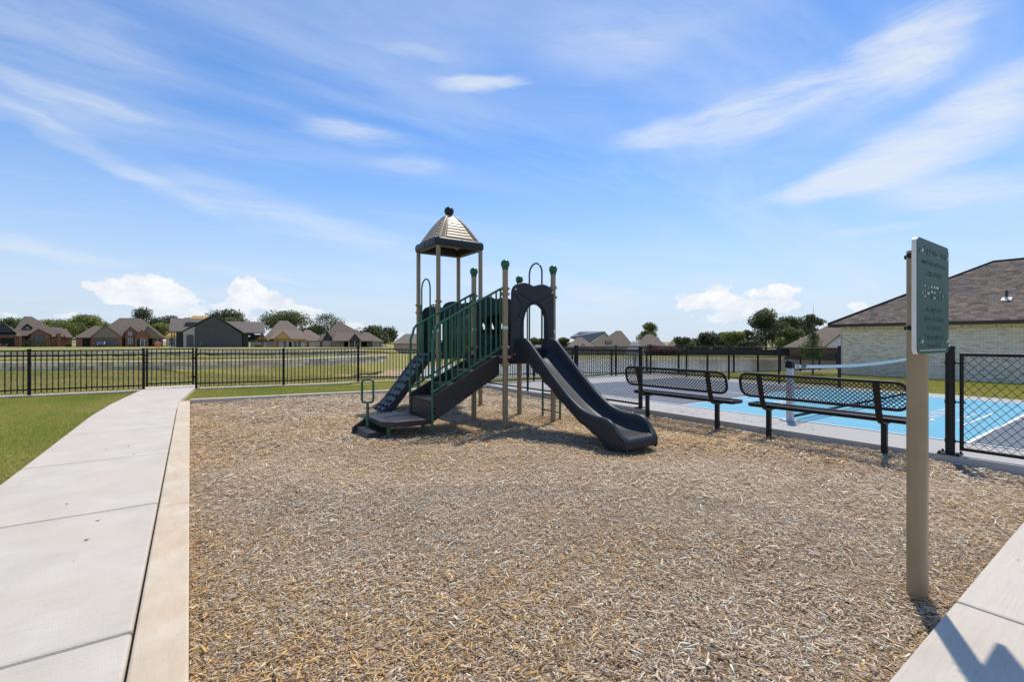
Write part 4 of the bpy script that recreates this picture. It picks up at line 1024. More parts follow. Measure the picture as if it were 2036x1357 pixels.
# ================================================================== BENCHES
def make_bench(label, xc, yc):
    """local x toward the court, local y along the bench"""
    root = thing('park_bench', label, 'bench', (xc, yc, 0), 0, None); Lh = 1.0
    for y in (-.70, .70):
        q = MB(); q.tube([(0, y, -.08), (0, y, .40)], .042, 4, sq=True); q.build('leg', 'black_steel', root, bev=.004)
        q = MB(); pts = [(.30, y, .425), (.05, y, .405), (-.05, y, .405), (-.12, y, .43), (-.165, y, .48), (-.20, y, .57), (-.29, y, .92)]
        wv = .031
        for a, b in zip(range(len(pts)-1), range(1, len(pts))): pass
        q2 = []
        hw = .032
        P_ = [Vector(p) for p in pts]; rings = []
        for i, p in enumerate(P_):
            t = (P_[min(i+1, len(P_)-1)]-P_[max(i-1, 0)]).normalized(); nn = Vector((-t.z, 0, t.x)); h = .022
            rings.append([q.pt(p+nn*sx*h+Vector((0, sy*hw, 0))) for sx, sy in ((-1, -1), (1, -1), (1, 1), (-1, 1))])
        for A, B in zip(rings, rings[1:]):
            for j in range(4): q.f.append([A[j], A[(j+1) % 4], B[(j+1) % 4], B[j]])
        q.f.append(rings[0][::-1]); q.f.append(rings[-1]); q.build('bracket', 'black_steel', root, bev=.008, fix=True)
        for u in (.08, .2):
            q = MB(); q.lathe((u, y+.035, .44), [(.009, 0), (.009, .012)], 8); q.build('bolt', 'zinc', root)
    # seat: rim + expanded metal
    def loop(fn, hw, hh, r):
        return [fn(u, v) for u, v in rrect(-hw, hw, -hh, hh, r, 5)]
    fs = lambda u, v: (.10+v, u, .455)
    q = MB(); lp = loop(fs, Lh-.01, .155, .05); q.tube(lp, .018, 8, closed=True); q.tube([(p[0], p[1], p[2]-.025) for p in lp], .012, 6, closed=True); seat = q.build('seat', 'black_steel', root, smooth=60)
    bt = Vector((-.26, 0, .93)); bb = Vector((-.185, 0, .60)); bx = (bt-bb); cb = (bt+bb)/2; hb = bx.length/2; bd = bx.normalized()
    fb = lambda u, v: (cb.x+bd.x*v-.02, u, cb.z+bd.z*v)
    q = MB(); lp = loop(fb, Lh, hb, .12); q.tube(lp, .020, 8, closed=True); back = q.build('backrest', 'black_steel', root, smooth=60)
    def expanded(fn, hw, hh, parent, cr, nrm):
        q = MB(); pu, pv = .055, .052; sl_ = pv/pu*1.0
        H2 = 2*hh; run = H2/sl_
        for fam in (1, -1):
            s0 = -hw-run
            while s0 < hw:
                a, b = (s0, s0+run) if fam == 1 else (s0+run, s0)
                pa, pb = [a, -hh], [b, hh]; ok = True
                for lim, sg_ in ((-hw, 1), (hw, -1)):
                    for q_, o_2 in ((pa, pb), (pb, pa)):
                        if (q_[0]-lim)*sg_ < 0:
                            if (o_2[0]-lim)*sg_ <= 0: ok = False; break
                            f = (lim-q_[0])/(o_2[0]-q_[0]); q_[1] += (o_2[1]-q_[1])*f; q_[0] = lim
                    if not ok: break
                if ok and abs(pa[0]-pb[0]) > .01:
                    def inr(p):   # keep inside rounded corners
                        du, dv = abs(p[0])-(hw-cr), abs(p[1])-(hh-cr)
                        return not (du > 0 and dv > 0 and math.hypot(du, dv) > cr)
                    m = 24; seg = [(pa[0]+(pb[0]-pa[0])*i/m, pa[1]+(pb[1]-pa[1])*i/m) for i in range(m+1)]; seg = [p for p in seg if inr(p)]
                    if len(seg) > 1:
                        A, B = Vector(fn(*seg[0])), Vector(fn(*seg[-1])); t = (B-A).normalized(); w2 = t.cross(nrm).normalized()*.0050; th = nrm*.0022*(1 if fam == 1 else .9)
                        q.hexa([A-w2-th, B-w2-th, B+w2-th, A+w2-th, A-w2+th, B-w2+th, B+w2+th, A+w2+th])
                s0 += pu
        q.build('expanded_metal', 'black_steel', parent)
    expanded(fs, Lh-.02, .145, seat, .045, Vector((0, 0, 1)))
    expanded(fb, Lh-.01, hb-.01, back, .11, Vector((bd.z, 0, -bd.x)))
    return root
make_bench('black expanded metal bench next to the end post of the chain link fence', 7.05, 4.98)
make_bench('black expanded metal bench between the first bench and the sign post', 7.09, 2.78)

# ================================================================== NET
nt_ = thing('sport_net', 'white taped black net on two grey posts across the blue court', 'net', (11.4, NY, PZ))
NO = (11.4, NY, PZ)
for x in (8.22, 14.55):
    q = MB(NO); q.box(x-.045, x+.045, NY-.045, NY+.045, PZ, PZ+.88); p = q.build('net_post', 'post_grey', nt_, bev=.006)
    q = MB(NO); q.box(x-.056, x+.056, NY-.056, NY+.056, PZ+.88, PZ+.965); q.tube([(x-.05, NY, PZ+.965), (x+.05, NY, PZ+.965)], .05, 12); q.build('post_head', 'black_steel', p, bev=.008)
    q = MB(NO); q.box(x-.12, x+.12, NY-.12, NY+.12, PZ+.004, PZ+.016)
    for sx in (-1, 1):
        for sy in (-1, 1): q.lathe((x+sx*.09, NY+sy*.09, PZ+.016), [(.012, 0), (.012, .018)], 8)
    q.build('base_plate', 'post_grey', p)
sag = lambda x: PZ+.935-.07*(1-((x-11.385)/3.1)**2)
q = MB(NO)
for k in range(60):
    xa, xb = 8.29+6.2*k/60, 8.29+6.2*(k+1)/60
    for yy in (-.004, .004): pass
    q.hexa([(xa, NY-.004, sag(xa)-.055), (xb, NY-.004, sag(xb)-.055), (xb, NY+.004, sag(xb)-.055), (xa, NY+.004, sag(xa)-.055), (xa, NY-.004, sag(xa)), (xb, NY-.004, sag(xb)), (xb, NY+.004, sag(xb)), (xa, NY+.004, sag(xa))])
tape = q.build('top_tape', 'net_tape', nt_)
for xa, xb, mt in ((8.62, 8.80, 'car_dark'),):
    q = MB(NO); q.box(xa, xb, NY-.007, NY-.0045, sag(xa)-.055, sag(xa)); q.build('tape_badge', mt, tape)
for dx in (0, .055):
    q = MB(NO); cxn = 8.44+dx; q.prism([(cxn, sag(8.5)-.015), (cxn+.03, sag(8.5)-.02), (cxn+.035, sag(8.5)-.042), (cxn+.01, sag(8.5)-.045)], lambda u, v, d: (u, d, v), NY-.007, NY-.0045); q.build('logo_mark', 'black_steel', tape, fix=True)
q = MB(NO)
for k in range(int(6.2/.042)):
    x = 8.29+k*.042; q.box(x-.0011, x+.0011, NY-.0011, NY+.0011, PZ+.07, sag(x)-.05)
for k in range(20):
    z = PZ+.09+k*.042
    for j in range(10):
        xa, xb = 8.29+.62*j, 8.29+.62*(j+1)
        dz = lambda x: (sag(x)-PZ-.935)*(k/20)
        q.hexa([(xa, NY-.001, z+dz(xa)-.001), (xb, NY-.001, z+dz(xb)-.001), (xb, NY+.001, z+dz(xb)-.001), (xa, NY+.001, z+dz(xa)-.001), (xa, NY-.001, z+dz(xa)+.001), (xb, NY-.001, z+dz(xb)+.001), (xb, NY+.001, z+dz(xb)+.001), (xa, NY+.001, z+dz(xa)+.001)])
q.build('net_mesh', 'net_cord', nt_)
q = MB(NO); q.box(8.29, 14.49, NY-.012, NY+.012, PZ+.045, PZ+.085); q.build('bottom_tape', 'net_cord', nt_)

# ================================================================== WHITE BRICK HOUSE
def brick_house():
    HX, HY1, HY0, HZ, HE = 30.0, 10.8, -9.0, -.62, 2.30
    root = thing('brick_house', 'white brick house with brown shingle hip roof beside the court lawn', 'house', (HX, 1, HZ)); off = (HX, 1, HZ)
    q = MB(off); q.box(HX, HX+10.4, HY0, HY1, HZ, HE); wall = q.build('wall', 'mortar', root)
    variants = []
    bl, bh, bd = .228, .0712, .014
    tones = [(.86, .86, .86), (1, .99, .97), (1.06, 1.05, 1.04), (.95, .88, .74), (.72, .70, .66), (1.03, 1.0, .92), (.86, .74, .58)]
    for t in tones:
        b = MB(); b.box(-bd, .006, -bl/2+.006, bl/2-.006, 0.007, bh-.007); me = b.mesh('brick', 'brick_white'); set_rnd(me, t); variants.append(me)
    items = []
    rows = int((HE-.26-HZ)/bh)
    for r in range(rows):
        z = HZ+r*bh; n = int((HY1-HY0)/bl)
        for k in range(n):
            y = HY1-(k+.5+(.5 if r % 2 else 0))*bl
            if y-bl/2 < HY0: continue
            items.append((y, z, 0))
    # soldier course under the eave
    sol = []
    for k in range(int((HY1-HY0)/.078)): sol.append((HY1-(k+.5)*.078, HE-.255))
    seen = [it for it in items if it[0] > 2.6]
    dist = lambda it: math.hypot(HX, it[0])
    chosen = set(id(it) for it in sorted([it for it in seen if it[1] > .2 and 2.6 < it[0] < 6.3], key=dist)[:290])
    rest = MB(off); cols = []
    for it in items:
        t = random.choices(range(7), (4, 6, 4, 2, 2, 3, 1))[0]
        if id(it) in chosen: obj('brick', variants[t], root, (0, it[0]-1, it[1]-HZ))
        else:
            rest.box(HX-bd, HX+.006, it[0]-bl/2+.006, it[0]+bl/2-.006, it[1]+.007, it[1]+bh-.007); cols += [tones[t]]*8
    for y, z in sol:
        t = random.choices(range(7), (4, 6, 4, 2, 2, 3, 1))[0]
        rest.box(HX-bd-.004, HX+.006, y-.034, y+.034, z, z+.22); cols += [tones[t]]*8
    o = rest.build('brick_courses', 'brick_white', root, kind='stuff'); a = o.data.attributes.new('rnd', 'FLOAT_COLOR', 'POINT')
    c = np.ones((len(cols), 4), np.float32); c[:, :3] = np.array(cols); a.data.foreach_set('color', c.ravel())
    # roof
    ov = .45; ex0, ex1, ey0, ey1 = HX-ov, HX+10.4+ov, HY0-ov, HY1+ov; w = (ex1-ex0)/2; ze = HE+.02; zr = ze+w*.585
    q = MB(off); A = [(ex0, ey0, ze), (ex1, ey0, ze), (ex1, ey1, ze), (ex0, ey1, ze)]; r0, r1 = (ex0+w, ey0+w, zr), (ex0+w, ey1-w, zr)
    v = [q.pt(p) for p in A+[r0, r1]]
    q.f += [[v[3], v[0], v[4], v[5]], [v[0], v[1], v[4]], [v[1], v[2], v[5], v[4]], [v[2], v[3], v[5]]]
    roof = q.build('roof', 'shingle', root); set_rnd(roof.data, (.9, .9, .9))
    q = MB(off); q.box(ex0-.02, ex0+.02, ey0, ey1, ze-.16, ze-.012); q.box(ex0, ex1, ey1-.02, ey1+.02, ze-.16, ze-.012); q.build('fascia', 'trim_dark', roof)
    q = MB(off); q.box(ex0+.02, HX, ey0, ey1-.02, ze-.13, ze-.11); q.box(HX, ex1, HY1, ey1-.02, ze-.13, ze-.11); q.build('soffit', 'trim_white', roof)
    # shingle tabs on the face seen from the court (and the hip end)
    sl = math.hypot(1, .585); expo = .145; tabs = []
    nrows = int(w*sl/expo)
    tn = [(.55, .54, .54), (.9, .88, .87), (1.2, 1.1, 1.02), (1.6, 1.32, 1.1), (.7, .71, .73), (1.05, 1.0, .95)]
    part_tabs = []; tb = MB(off); tcols = []
    tvar = []
    slope = math.atan(.585)
    for t in tn:
        b = MB(); b.box(-.005, expo+.03, -.15, .15, .004, .013)   # local x up-slope
        me = b.mesh('shingle', 'shingle'); set_rnd(me, t); tvar.append(me)
    cnt = 0
    rot = Matrix.Rotation(-slope, 3, 'Y')
    for r in range(nrows):
        s = r*expo; xx = s/sl; zz = xx*.585; y_hi = ey1-xx; y_lo = max(ey0+xx, -4.5); y = y_hi-random.random()*.2
        while y > y_lo:
            wd = random.uniform(.16, .36); t = random.choices(range(6), (3, 5, 3, 2, 2, 3))[0]
            if y-wd < y_lo: break
            cy_ = y-wd/2; base = Vector((ex0+xx, cy_, ze+zz))
            big = cy_ < 6.5 and cy_ > 3.0 and r < 26 and cnt < 280
            if big:
                o = obj('shingle', tvar[t], roof, base-Vector(off)); o.rotation_euler = (0, -slope, 0); o.scale = (1, (wd-.006)/.30, 1); cnt += 1
            else:
                b = [base+rot@Vector((a, bb*(wd-.006)/2, d)) for d in (.004, .013) for a, bb in ((-.005, -1), (expo+.03, -1), (expo+.03, 1), (-.005, 1))]
                tb.hexa(b); tcols += [tn[t]]*8
            y -= wd
    for r in range(nrows):
        s = r*expo; xx = s/sl; zz = xx*.585; x = ex0+xx+random.random()*.2; rot2 = Matrix.Rotation(slope, 3, 'X')
        while x < ex1-xx:
            wd = random.uniform(.2, .4); t = random.randrange(6); base = Vector((x+wd/2, ey1-xx, ze+zz)); d2 = Vector((0, -math.cos(slope), math.sin(slope))); nn = Vector((0, math.sin(slope), math.cos(slope)))
            if x+wd > ex1-xx: break
            b = [base+d2*a+nn*d+Vector((bb*(wd-.006)/2, 0, 0)) for d in (.004, .013) for a, bb in ((-.005, -1), (-.005, 1), (expo+.03, 1), (expo+.03, -1))]
            tb.hexa(b); tcols += [tn[t]]*8; x += wd
    o = tb.build('shingle_courses', 'shingle', roof, kind='stuff'); a = o.data.attributes.new('rnd', 'FLOAT_COLOR', 'POINT')
    c = np.ones((len(tcols), 4), np.float32); c[:, :3] = np.array(tcols); a.data.foreach_set('color', c.ravel())
    # hip and ridge caps
    q = MB(off); q.tube([(ex0, ey1, ze+.02), r1], .07, 6); q.tube([r1, r0], .07, 6); q.build('ridge_cap', 'shingle', roof); set_rnd(bpy.data.meshes[-1] if False else roof.children[-1].data, (.95, .93, .9))
    # vent pipe
    vx, vy = ex0+1.75, 4.55; vz = ze+1.75*.585
    q = MB(off); q.tube([(vx, vy, vz-.05), (vx, vy, vz+.42)], .045, 10); vp = q.build('vent_pipe', 'trim_dark', roof, smooth=60)
    q = MB(off); q.obox((vx, vy, vz+.025), (.32, .34, .012), Matrix.Rotation(-slope, 3, 'Y')); q.lathe((vx, vy, vz), [(.09, -.02), (.05, .1)], 10); q.build('flashing', 'trim_white', vp)
brick_house()

# ================================================================== FAR HOUSES
class House:
    """a far house laid out in photograph pixels on a vertical front that faces the camera; d = metres behind that front"""
    def __init__(s, name, label, pxc, base, dep, z=None):
        s.pxc, s.base, s.dep = pxc, base, dep; u = (pxc-CX)/F; s.th = math.atan(u); s.D = dep/math.cos(s.th)
        p = P(pxc, base, dep); s.z0 = p.z; s.root = thing(name, label, 'house', p, -YAW-s.th)
    def k(s, d): return 1+d/s.D
    def x(s, px, d=0): return s.D*math.tan(math.atan((px-CX)/F)-s.th)*s.k(d)
    def z(s, py, d=0): return CAMH+(CY-py)*s.dep*s.k(d)/F-s.z0
    def box(s, q, a, b, d0, d1, y1, y0, ref=None):
        r = d0 if ref is None else ref
        q.box(s.x(a, r), s.x(b, r), d0, d1, y1 if y1 == -.8 else s.z(y1, r), s.z(y0, r)); return q
    def wall(s, a, b, top, d0, d1, mat, bot=None, name='wall'):
        q = MB(); s.box(q, a, b, d0, d1, -.8 if bot is None else bot, top); return q.build(name, mat, s.root)
    def hip(s, a, b, r0, r1, eave, ridge, d0, d1, mat='roof_brown', t=.16, front=None):
        ym = (d0+d1)/2 if front is None else front; q = MB(); ze = s.z(eave, d0); zr = s.z(ridge, ym); xa, xb = s.x(a, d0), s.x(b, d0)
        A = [(xa, d0, ze), (xb, d0, ze), (xb, d1, ze), (xa, d1, ze)]; B = [(p[0], p[1], p[2]-t) for p in A]
        v = [q.pt(p) for p in A]; w = [q.pt(p) for p in B]; r = [q.pt((s.x(r0, ym), ym, zr)), q.pt((s.x(r1, ym), ym, zr))]
        q.f += [[v[0], v[1], r[1], r[0]], [v[1], v[2], r[1]], [v[2], v[3], r[0], r[1]], [v[3], v[0], r[0]], w[::-1]]
        for i in range(4): q.f.append([w[i], w[(i+1) % 4], v[(i+1) % 4], v[i]])
        return q.build('roof', mat, s.root)
    def gable(s, a, b, pk, eave, peak, d0, d1, wallmat, roofmat='roof_brown', ov=.25, eave2=None, bot=None):
        """front-facing gable: wall triangle at d0, two roof slopes running back to d1"""
        xa, xb, xp = s.x(a, d0), s.x(b, d0), s.x(pk, d0); ze, zp = s.z(eave, d0), s.z(peak, d0); ze2 = ze if eave2 is None else s.z(eave2, d0)
        q = MB(); q.prism([(xa, ze), (xb, ze2), (xp, zp)], lambda u, v, d: (u, d, v), d0+.02, d0+.22); g_ = q.build('gable', wallmat, s.root, fix=True)
        for (x0, z0) in ((xa, ze), (xb, ze2)):
            dx, dz = x0-xp, z0-zp; L_ = math.hypot(dx, dz); ox, oz = dx/L_*ov*1.4, dz/L_*ov*1.4; n_ = .16
            q = MB(); q.hexa([(x0+ox, d0-ov, z0+oz), (xp, d0-ov, zp), (xp, d1, zp), (x0+ox, d1, z0+oz), (x0+ox, d0-ov, z0+oz+n_), (xp, d0-ov, zp+n_), (xp, d1, zp+n_), (x0+ox, d1, z0+oz+n_)]); q.build('roof', roofmat, s.root, fix=True)
        return g_
    def window(s, a, b, y0, y1, d, frame='trim_white', pane='glass_dark', bars=(1, 1)):
        xa, xb, za, zb = s.x(a, d), s.x(b, d), s.z(y1, d), s.z(y0, d); t = .12; q = MB()
        q.box(xa-t, xb+t, d-.07, d-.01, zb, zb+t); q.box(xa-t, xb+t, d-.07, d-.01, za-t, za); q.box(xa-t, xa, d-.07, d-.01, za, zb); q.box(xb, xb+t, d-.07, d-.01, za, zb)
        for k in range(1, bars[0]+1): xm = xa+(xb-xa)*k/(bars[0]+1); q.box(xm-.04, xm+.04, d-.06, d-.012, za, zb)
        for k in range(1, bars[1]+1): zm = za+(zb-za)*k/(bars[1]+1); q.box(xa, xb, d-.062, d-.013, zm-.04, zm+.04)
        w_ = q.build('window', frame, s.root); q = MB(); q.box(xa, xb, d-.03, d-.004, za, zb); q.build('pane', pane, w_); return w_
    def panel(s, name, a, b, y0, y1, d, mat, t=.05):
        q = MB(); q.box(s.x(a, d), s.x(b, d), d-t, d-.003, s.z(y1, d), s.z(y0, d)); return q.build(name, mat, s.root)
    def garage(s, a, b, y0, y1, d, mat='garage_door', rows=4):
        g_ = s.panel('garage_door', a, b, y0, y1, d, mat); h = (y1-y0)/rows
        for k in range(rows):
            q = MB(); q.box(s.x(a, d)+.05, s.x(b, d)-.05, d-.075, d-.051, s.z(y1-k*h, d)+.03, s.z(y1-(k+1)*h, d)-.03); q.build('door_panel', mat, g_)
    def opening(s, a, b, y0, y1, d, depth=4): return s.panel('opening', a, b, y0, y1, d, 'interior_shade', .03)  # flat dark panel on the solid wall, its colour painted as interior shade
    def post(s, px, y0, y1, d, mat, w=.2):
        q = MB(); x = s.x(px, d); q.box(x-w/2, x+w/2, d-w/2, d+w/2, s.z(y1, d)-.1, s.z(y0, d)); return q.build('porch_post', mat, s.root)

# red brick house with garage at the left edge
h = House('brick_house', 'red brick house with navy gable, dormer and dark grid window', 75, 690, 126)
h.wall(28, 128, 667.5, 3, 13, 'brick_red'); h.hip(20, 131, 48, 63, 668, 630, 2.2, 14, 'roof_brown')
h.wall(-35, 42, 669, 0, 8, 'brick_red'); h.hip(-45, 44, -25, 20, 668.5, 650, -.6, 9, 'roof_brown', front=5); h.gable(-12, 31, 7, 662, 643.5, -.3, 6, 'navy_siding')
h.opening(0, 29, 672.5, 688.5, 0); h.panel('column', 33, 36, 669, 690, -.1, 'brick_red', .3); h.wall(37, 43, 669, -.9, 0, 'brick_red')
h.wall(61, 99, 664, 1.2, 4, 'brick_red'); h.gable(59, 99.5, 76.5, 665.5, 655, 1.1, 6, 'brick_red', ov=.3)
h.window(69, 85.5, 666, 683, 1.2, 'trim_dark', 'glass_dark', (1, 2)); h.opening(50, 57, 669, 688, 3)
h.gable(46.5, 63, 54, 651, 645, 4.2, 7, 'navy_siding'); h.wall(48.5, 61, 651, 4.4, 6.5, 'navy_siding', 662); h.window(52.5, 56.5, 652, 658, 4.4, 'trim_white')
h.wall(99.5, 117, 669.5, 2.2, 9, 'brick_red'); h.hip(97, 127, 99, 124, 669.5, 650.5, 1.8, 9, 'roof_brown')
h.wall(117, 143, 671, 4.5, 12, 'brick_red'); h.hip(113, 146, 126, 131, 671, 653, 4, 13, 'roof_brown'); h.wall(114, 121, 663, 1.4, 3, 'brick_red')
for px in (58.5, 92):
    pass
h2 = h
# tan gable house with red brick entry
h = House('brick_house', 'brick and tan siding house with wide garage door and two entry gables', 240, 690, 128)
h.wall(186, 324, 671, 3, 14, 'brick_red'); h.hip(180, 331, 238, 281.5, 672, 632.5, 2.4, 16, 'roof_brown')
h.wall(151, 186, 672, 1, 9, 'brick_red'); h.hip(147, 200, 187, 200, 671.5, 649, .4, 10, 'roof_brown')
h.wall(181, 243, 671.5, 0, 5, 'brick_red'); h.gable(180, 243.5, 210, 671.5, 647.5, -.1, 9, 'tan_siding', ov=.3)
h.opening(163.5, 179, 673.5, 689.5, 1); h.garage(188, 233, 673, 689.5, 0); h.window(207, 213, 656, 662.5, .08, 'trim_white')
h.panel('shutter', 203.5, 206, 655.5, 663, .02, 'shutter_wood'); h.panel('shutter', 214, 216.5, 655.5, 663, .02, 'shutter_wood')
h.wall(249.5, 271, 660, .6, 4, 'brick_red'); h.gable(249, 272, 259.3, 660, 650, .5, 7, 'brick_red', ov=.22); h.window(256.5, 261.5, 660.5, 666.5, .6); h.window(255.5, 262.5, 673.5, 683.5, .6)
h.wall(269, 295, 667.5, -.6, 1, 'brick_red'); h.gable(268, 296, 281.5, 667.5, 657.5, -.7, 5, 'brick_red', ov=.22); h.opening(273, 288.5, 674.5, 690, -.6); h.window(279.5, 287, 675.5, 689, -.64, 'trim_white', 'glass_dark', (0, 0))
h.gable(284, 323, 294, 673, 649.5, .8, 7, 'tan_siding', ov=.22); h.opening(296, 302, 674, 689.5, 3); h.window(305, 310, 674, 684, 2.98)
for px in (314, 321): h.post(px, 673, 690, 1.0, 'brick_red', .55)
# dark board and batten barn house
h = House('barn_house', 'charcoal board and batten gable house with pale stone corner and dark door', 430, 691, 106)
q = MB(); gx = [(387, 690.5), (481, 690.5), (481, 664), (425, 627), (387, 650)]
q.prism([(h.x(a), h.z(b) if b < 690 else -.8) for a, b in gx], lambda u, v, d: (u, d, v), 0, 9); bw = q.build('wall', 'dark_siding', h.root, fix=True)
for k in range(20):
    px = 389.5+k*4.7; top = np.interp(px, [387, 425, 481], [650, 627, 664])+.6
    q = MB(); q.box(h.x(px)-.03, h.x(px)+.03, -.035, -.002, h.z(690), h.z(top)); q.build('batten', 'dark_siding', bw)
q = MB(); q.prism([(h.x(364.5), -.6), (h.x(386.8), -.6), (h.x(386.8), h.z(650)), (h.x(364.5), h.z(660.5))], lambda u, v, d: (u, d, v), -.02, 6); q.build('stone_wall', 'stone_pale', h.root, fix=True)
h.panel('door', 371, 385, 666.5, 690, -.02, 'dark_siding', .08)
for (a, za, b, zb) in ((362, 660.5, 425, 626), (425, 626, 487, 664)):
    q = MB(); xa, xb = h.x(a), h.x(b); q.hexa([(xa, -.35, h.z(za)), (xb, -.35, h.z(zb)), (xb, 10, h.z(zb)), (xa, 10, h.z(za)), (xa, -.35, h.z(za)+.16), (xb, -.35, h.z(zb)+.16), (xb, 10, h.z(zb)+.16), (xa, 10, h.z(za)+.16)]); q.build('roof', 'roof_grey', h.root, fix=True)
def shed(h, a, b, y0, y1, d0, d1, mat):
    q = MB(); xa, xb = h.x(a, d0), h.x(b, d0); z0_, z1_ = h.z(y1, d0), h.z(y0, d1); t = .15
    q.hexa([(xa, d0, z0_), (xb, d0, z0_), (xb, d1, z1_), (xa, d1, z1_), (xa, d0, z0_+t), (xb, d0, z0_+t), (xb, d1, z1_+t), (xa, d1, z1_+t)]); r = q.build('roof', mat, h.root, fix=True)
    q = MB(); q.hexa([(xa, d1, z1_), (xb, d1, z1_), (xb, d1+(d1-d0), z0_), (xa, d1+(d1-d0), z0_), (xa, d1, z1_+t), (xb, d1, z1_+t), (xb, d1+(d1-d0), z0_+t), (xa, d1+(d1-d0), z0_+t)]); q.build('roof', mat, h.root, fix=True)
shed(h, 336, 405, 636, 661, 1.0, 5, 'roof_grey'); shed(h, 440, 527.5, 640, 662.5, 2.0, 6, 'roof_grey')
h.wall(369, 394, 642, 2.6, 4.2, 'dark_siding', 660)
for px in (341.5, 346.5): h.post(px, 661, 691, 1.6, 'trim_dark', .22)
for px in (519.5, 523): h.post(px, 663, 691, 2.4, 'trim_dark', .22)
h.wall(482, 494, 664, 4, 8, 'dark_siding'); h.wall(350, 364, 662, 5, 9, 'dark_siding')
h.panel('wall_light', 409, 412, 650, 651.5, -.0, 'trim_dark', .25); h.panel('vent', 391, 396, 665, 666, 0, 'trim_dark', .12); h.panel('outlet', 397.5, 399, 683, 685, 0, 'trim_white', .08)
# bare sheathed house behind it
h = House('unfinished_house', 'unfinished house with bare yellow roof sheathing behind the charcoal house', 365, 690, 138)
h.wall(331, 420, 672, 0, 10, 'house_wrap'); h.hip(327, 424, 384, 413, 671, 627.5, -.7, 11, 'osb', .2)
h.window(336, 345, 673.5, 686.5, 0, 'trim_white', 'glass_dark', (0, 1)); h.window(357, 364, 673.5, 686.5, 0, 'trim_white', 'glass_dark', (0, 1)); h.panel('rim_board', 329, 366, 668, 672, -.3, 'lumber', .2)
for px in (331, 351): h.post(px, 671, 690, -.3, 'lumber', .22)
# house wrapped in white, yellow gable
h = House('unfinished_house', 'unfinished house in white wrap with yellow gable and tan shingle roof', 570, 691.5, 118)
h.wall(528, 644, 676.5, 2, 12, 'house_wrap'); h.hip(520, 625, 555.5, 572, 677, 638, 1.5, 15, 'roof_taupe')
h.hip(536, 609, 548, 597, 674, 656.5, -.3, 8, 'roof_taupe', front=4); h.gable(546.5, 577.5, 563, 674, 660.5, -.9, 4, 'osb', 'roof_taupe', ov=.18)
h.hip(594, 650, 606, 616, 678, 656, .8, 11, 'roof_taupe'); h.wall(608, 645, 678, 1.4, 9, 'house_wrap'); h.wall(498, 529, 678, 1, 7, 'house_wrap'); h.hip(489, 531, 502, 520, 678.5, 666, .3, 8, 'roof_taupe')
h.gable(512, 530, 521, 676, 664, .2, 4, 'osb', 'roof_taupe', ov=.12)
h.panel('rim_board', 545, 609, 674.5, 677.5, -.2, 'lumber', .2); h.wall(545, 608, 677, .9, 2, 'house_wrap')
for px in (545.5, 549, 607): h.post(px, 676, 691.5, -.1, 'lumber', .26)
for a, b in ((549.5, 553), (563.5, 569), (584.5, 590), (592.5, 598)): h.window(a, b, 679.5, 691, .9, 'trim_white', 'glass_dark', (0, 1))
h.opening(574.5, 580, 680, 691.5, .9); h.window(609.5, 614.5, 680, 691, 1.4, 'trim_white', 'glass_dark', (0, 1)); h.window(636.5, 641, 680, 691, 1.4, 'trim_white', 'glass_dark', (0, 1))
for px in (532, 535, 538.5, 618, 626): h.panel('wrap_print', px, px+1.2, 683, 688, 2.0 if px < 600 else 1.4, 'post_grey', .02)
# tan brick house, navy gables
h = House('brick_house', 'tan brick house with two navy gables and a dark covered patio', 700, 695, 110)
h.wall(640, 742, 677, 3, 13, 'brick_tan'); h.hip(628, 748, 672.5, 678, 678, 641.5, 2.6, 15, 'roof_brown')
h.hip(660, 741, 669, 706, 678, 662.5, -.4, 8, 'roof_brown', front=4); h.gable(641.5, 664, 650.5, 678, 659.5, 1.6, 6, 'navy_siding', ov=.18); h.wall(642, 684, 678, 1.8, 5, 'brick_tan')
h.gable(694.5, 717.5, 705.5, 678, 664.5, -.9, 4, 'navy_siding', ov=.18); h.opening(684, 740, 679.5, 695, 2.9)
h.hip(708, 764, 722, 733, 679.5, 661, 1, 11, 'roof_brown'); h.wall(740.5, 761, 679, 1.4, 9, 'brick_tan')
for px in (694, 705, 716.5, 739): h.post(px, 678, 696, -.3, 'brick_tan' if px < 730 else 'trim_dark', .3)
h.window(753.5, 758, 681, 694, 1.4, 'trim_white', 'glass_dark', (0, 1)); h.window(731, 737, 681.5, 688, 2.85, 'trim_white', 'glass_dark', (0, 0)); h.panel('downpipe', 658, 659.2, 681, 695, 1.8, 'trim_dark', .1)
for a, b in ((697, 701), (707.5, 714)): h.window(a, b, 681, 694, 2.87, 'tan_siding', 'glass_dark', (0, 0))
# small house glimpsed left of the tower
h = House('brick_house', 'brown brick house with grey roof glimpsed between far oak and playset tower', 806, 697, 112)
h.wall(783, 838, 683, 0, 10, 'brick_tan'); h.hip(780, 845, 806, 830, 683.5, 664, -.6, 11, 'roof_grey'); h.window(815, 820, 686, 694, 0)
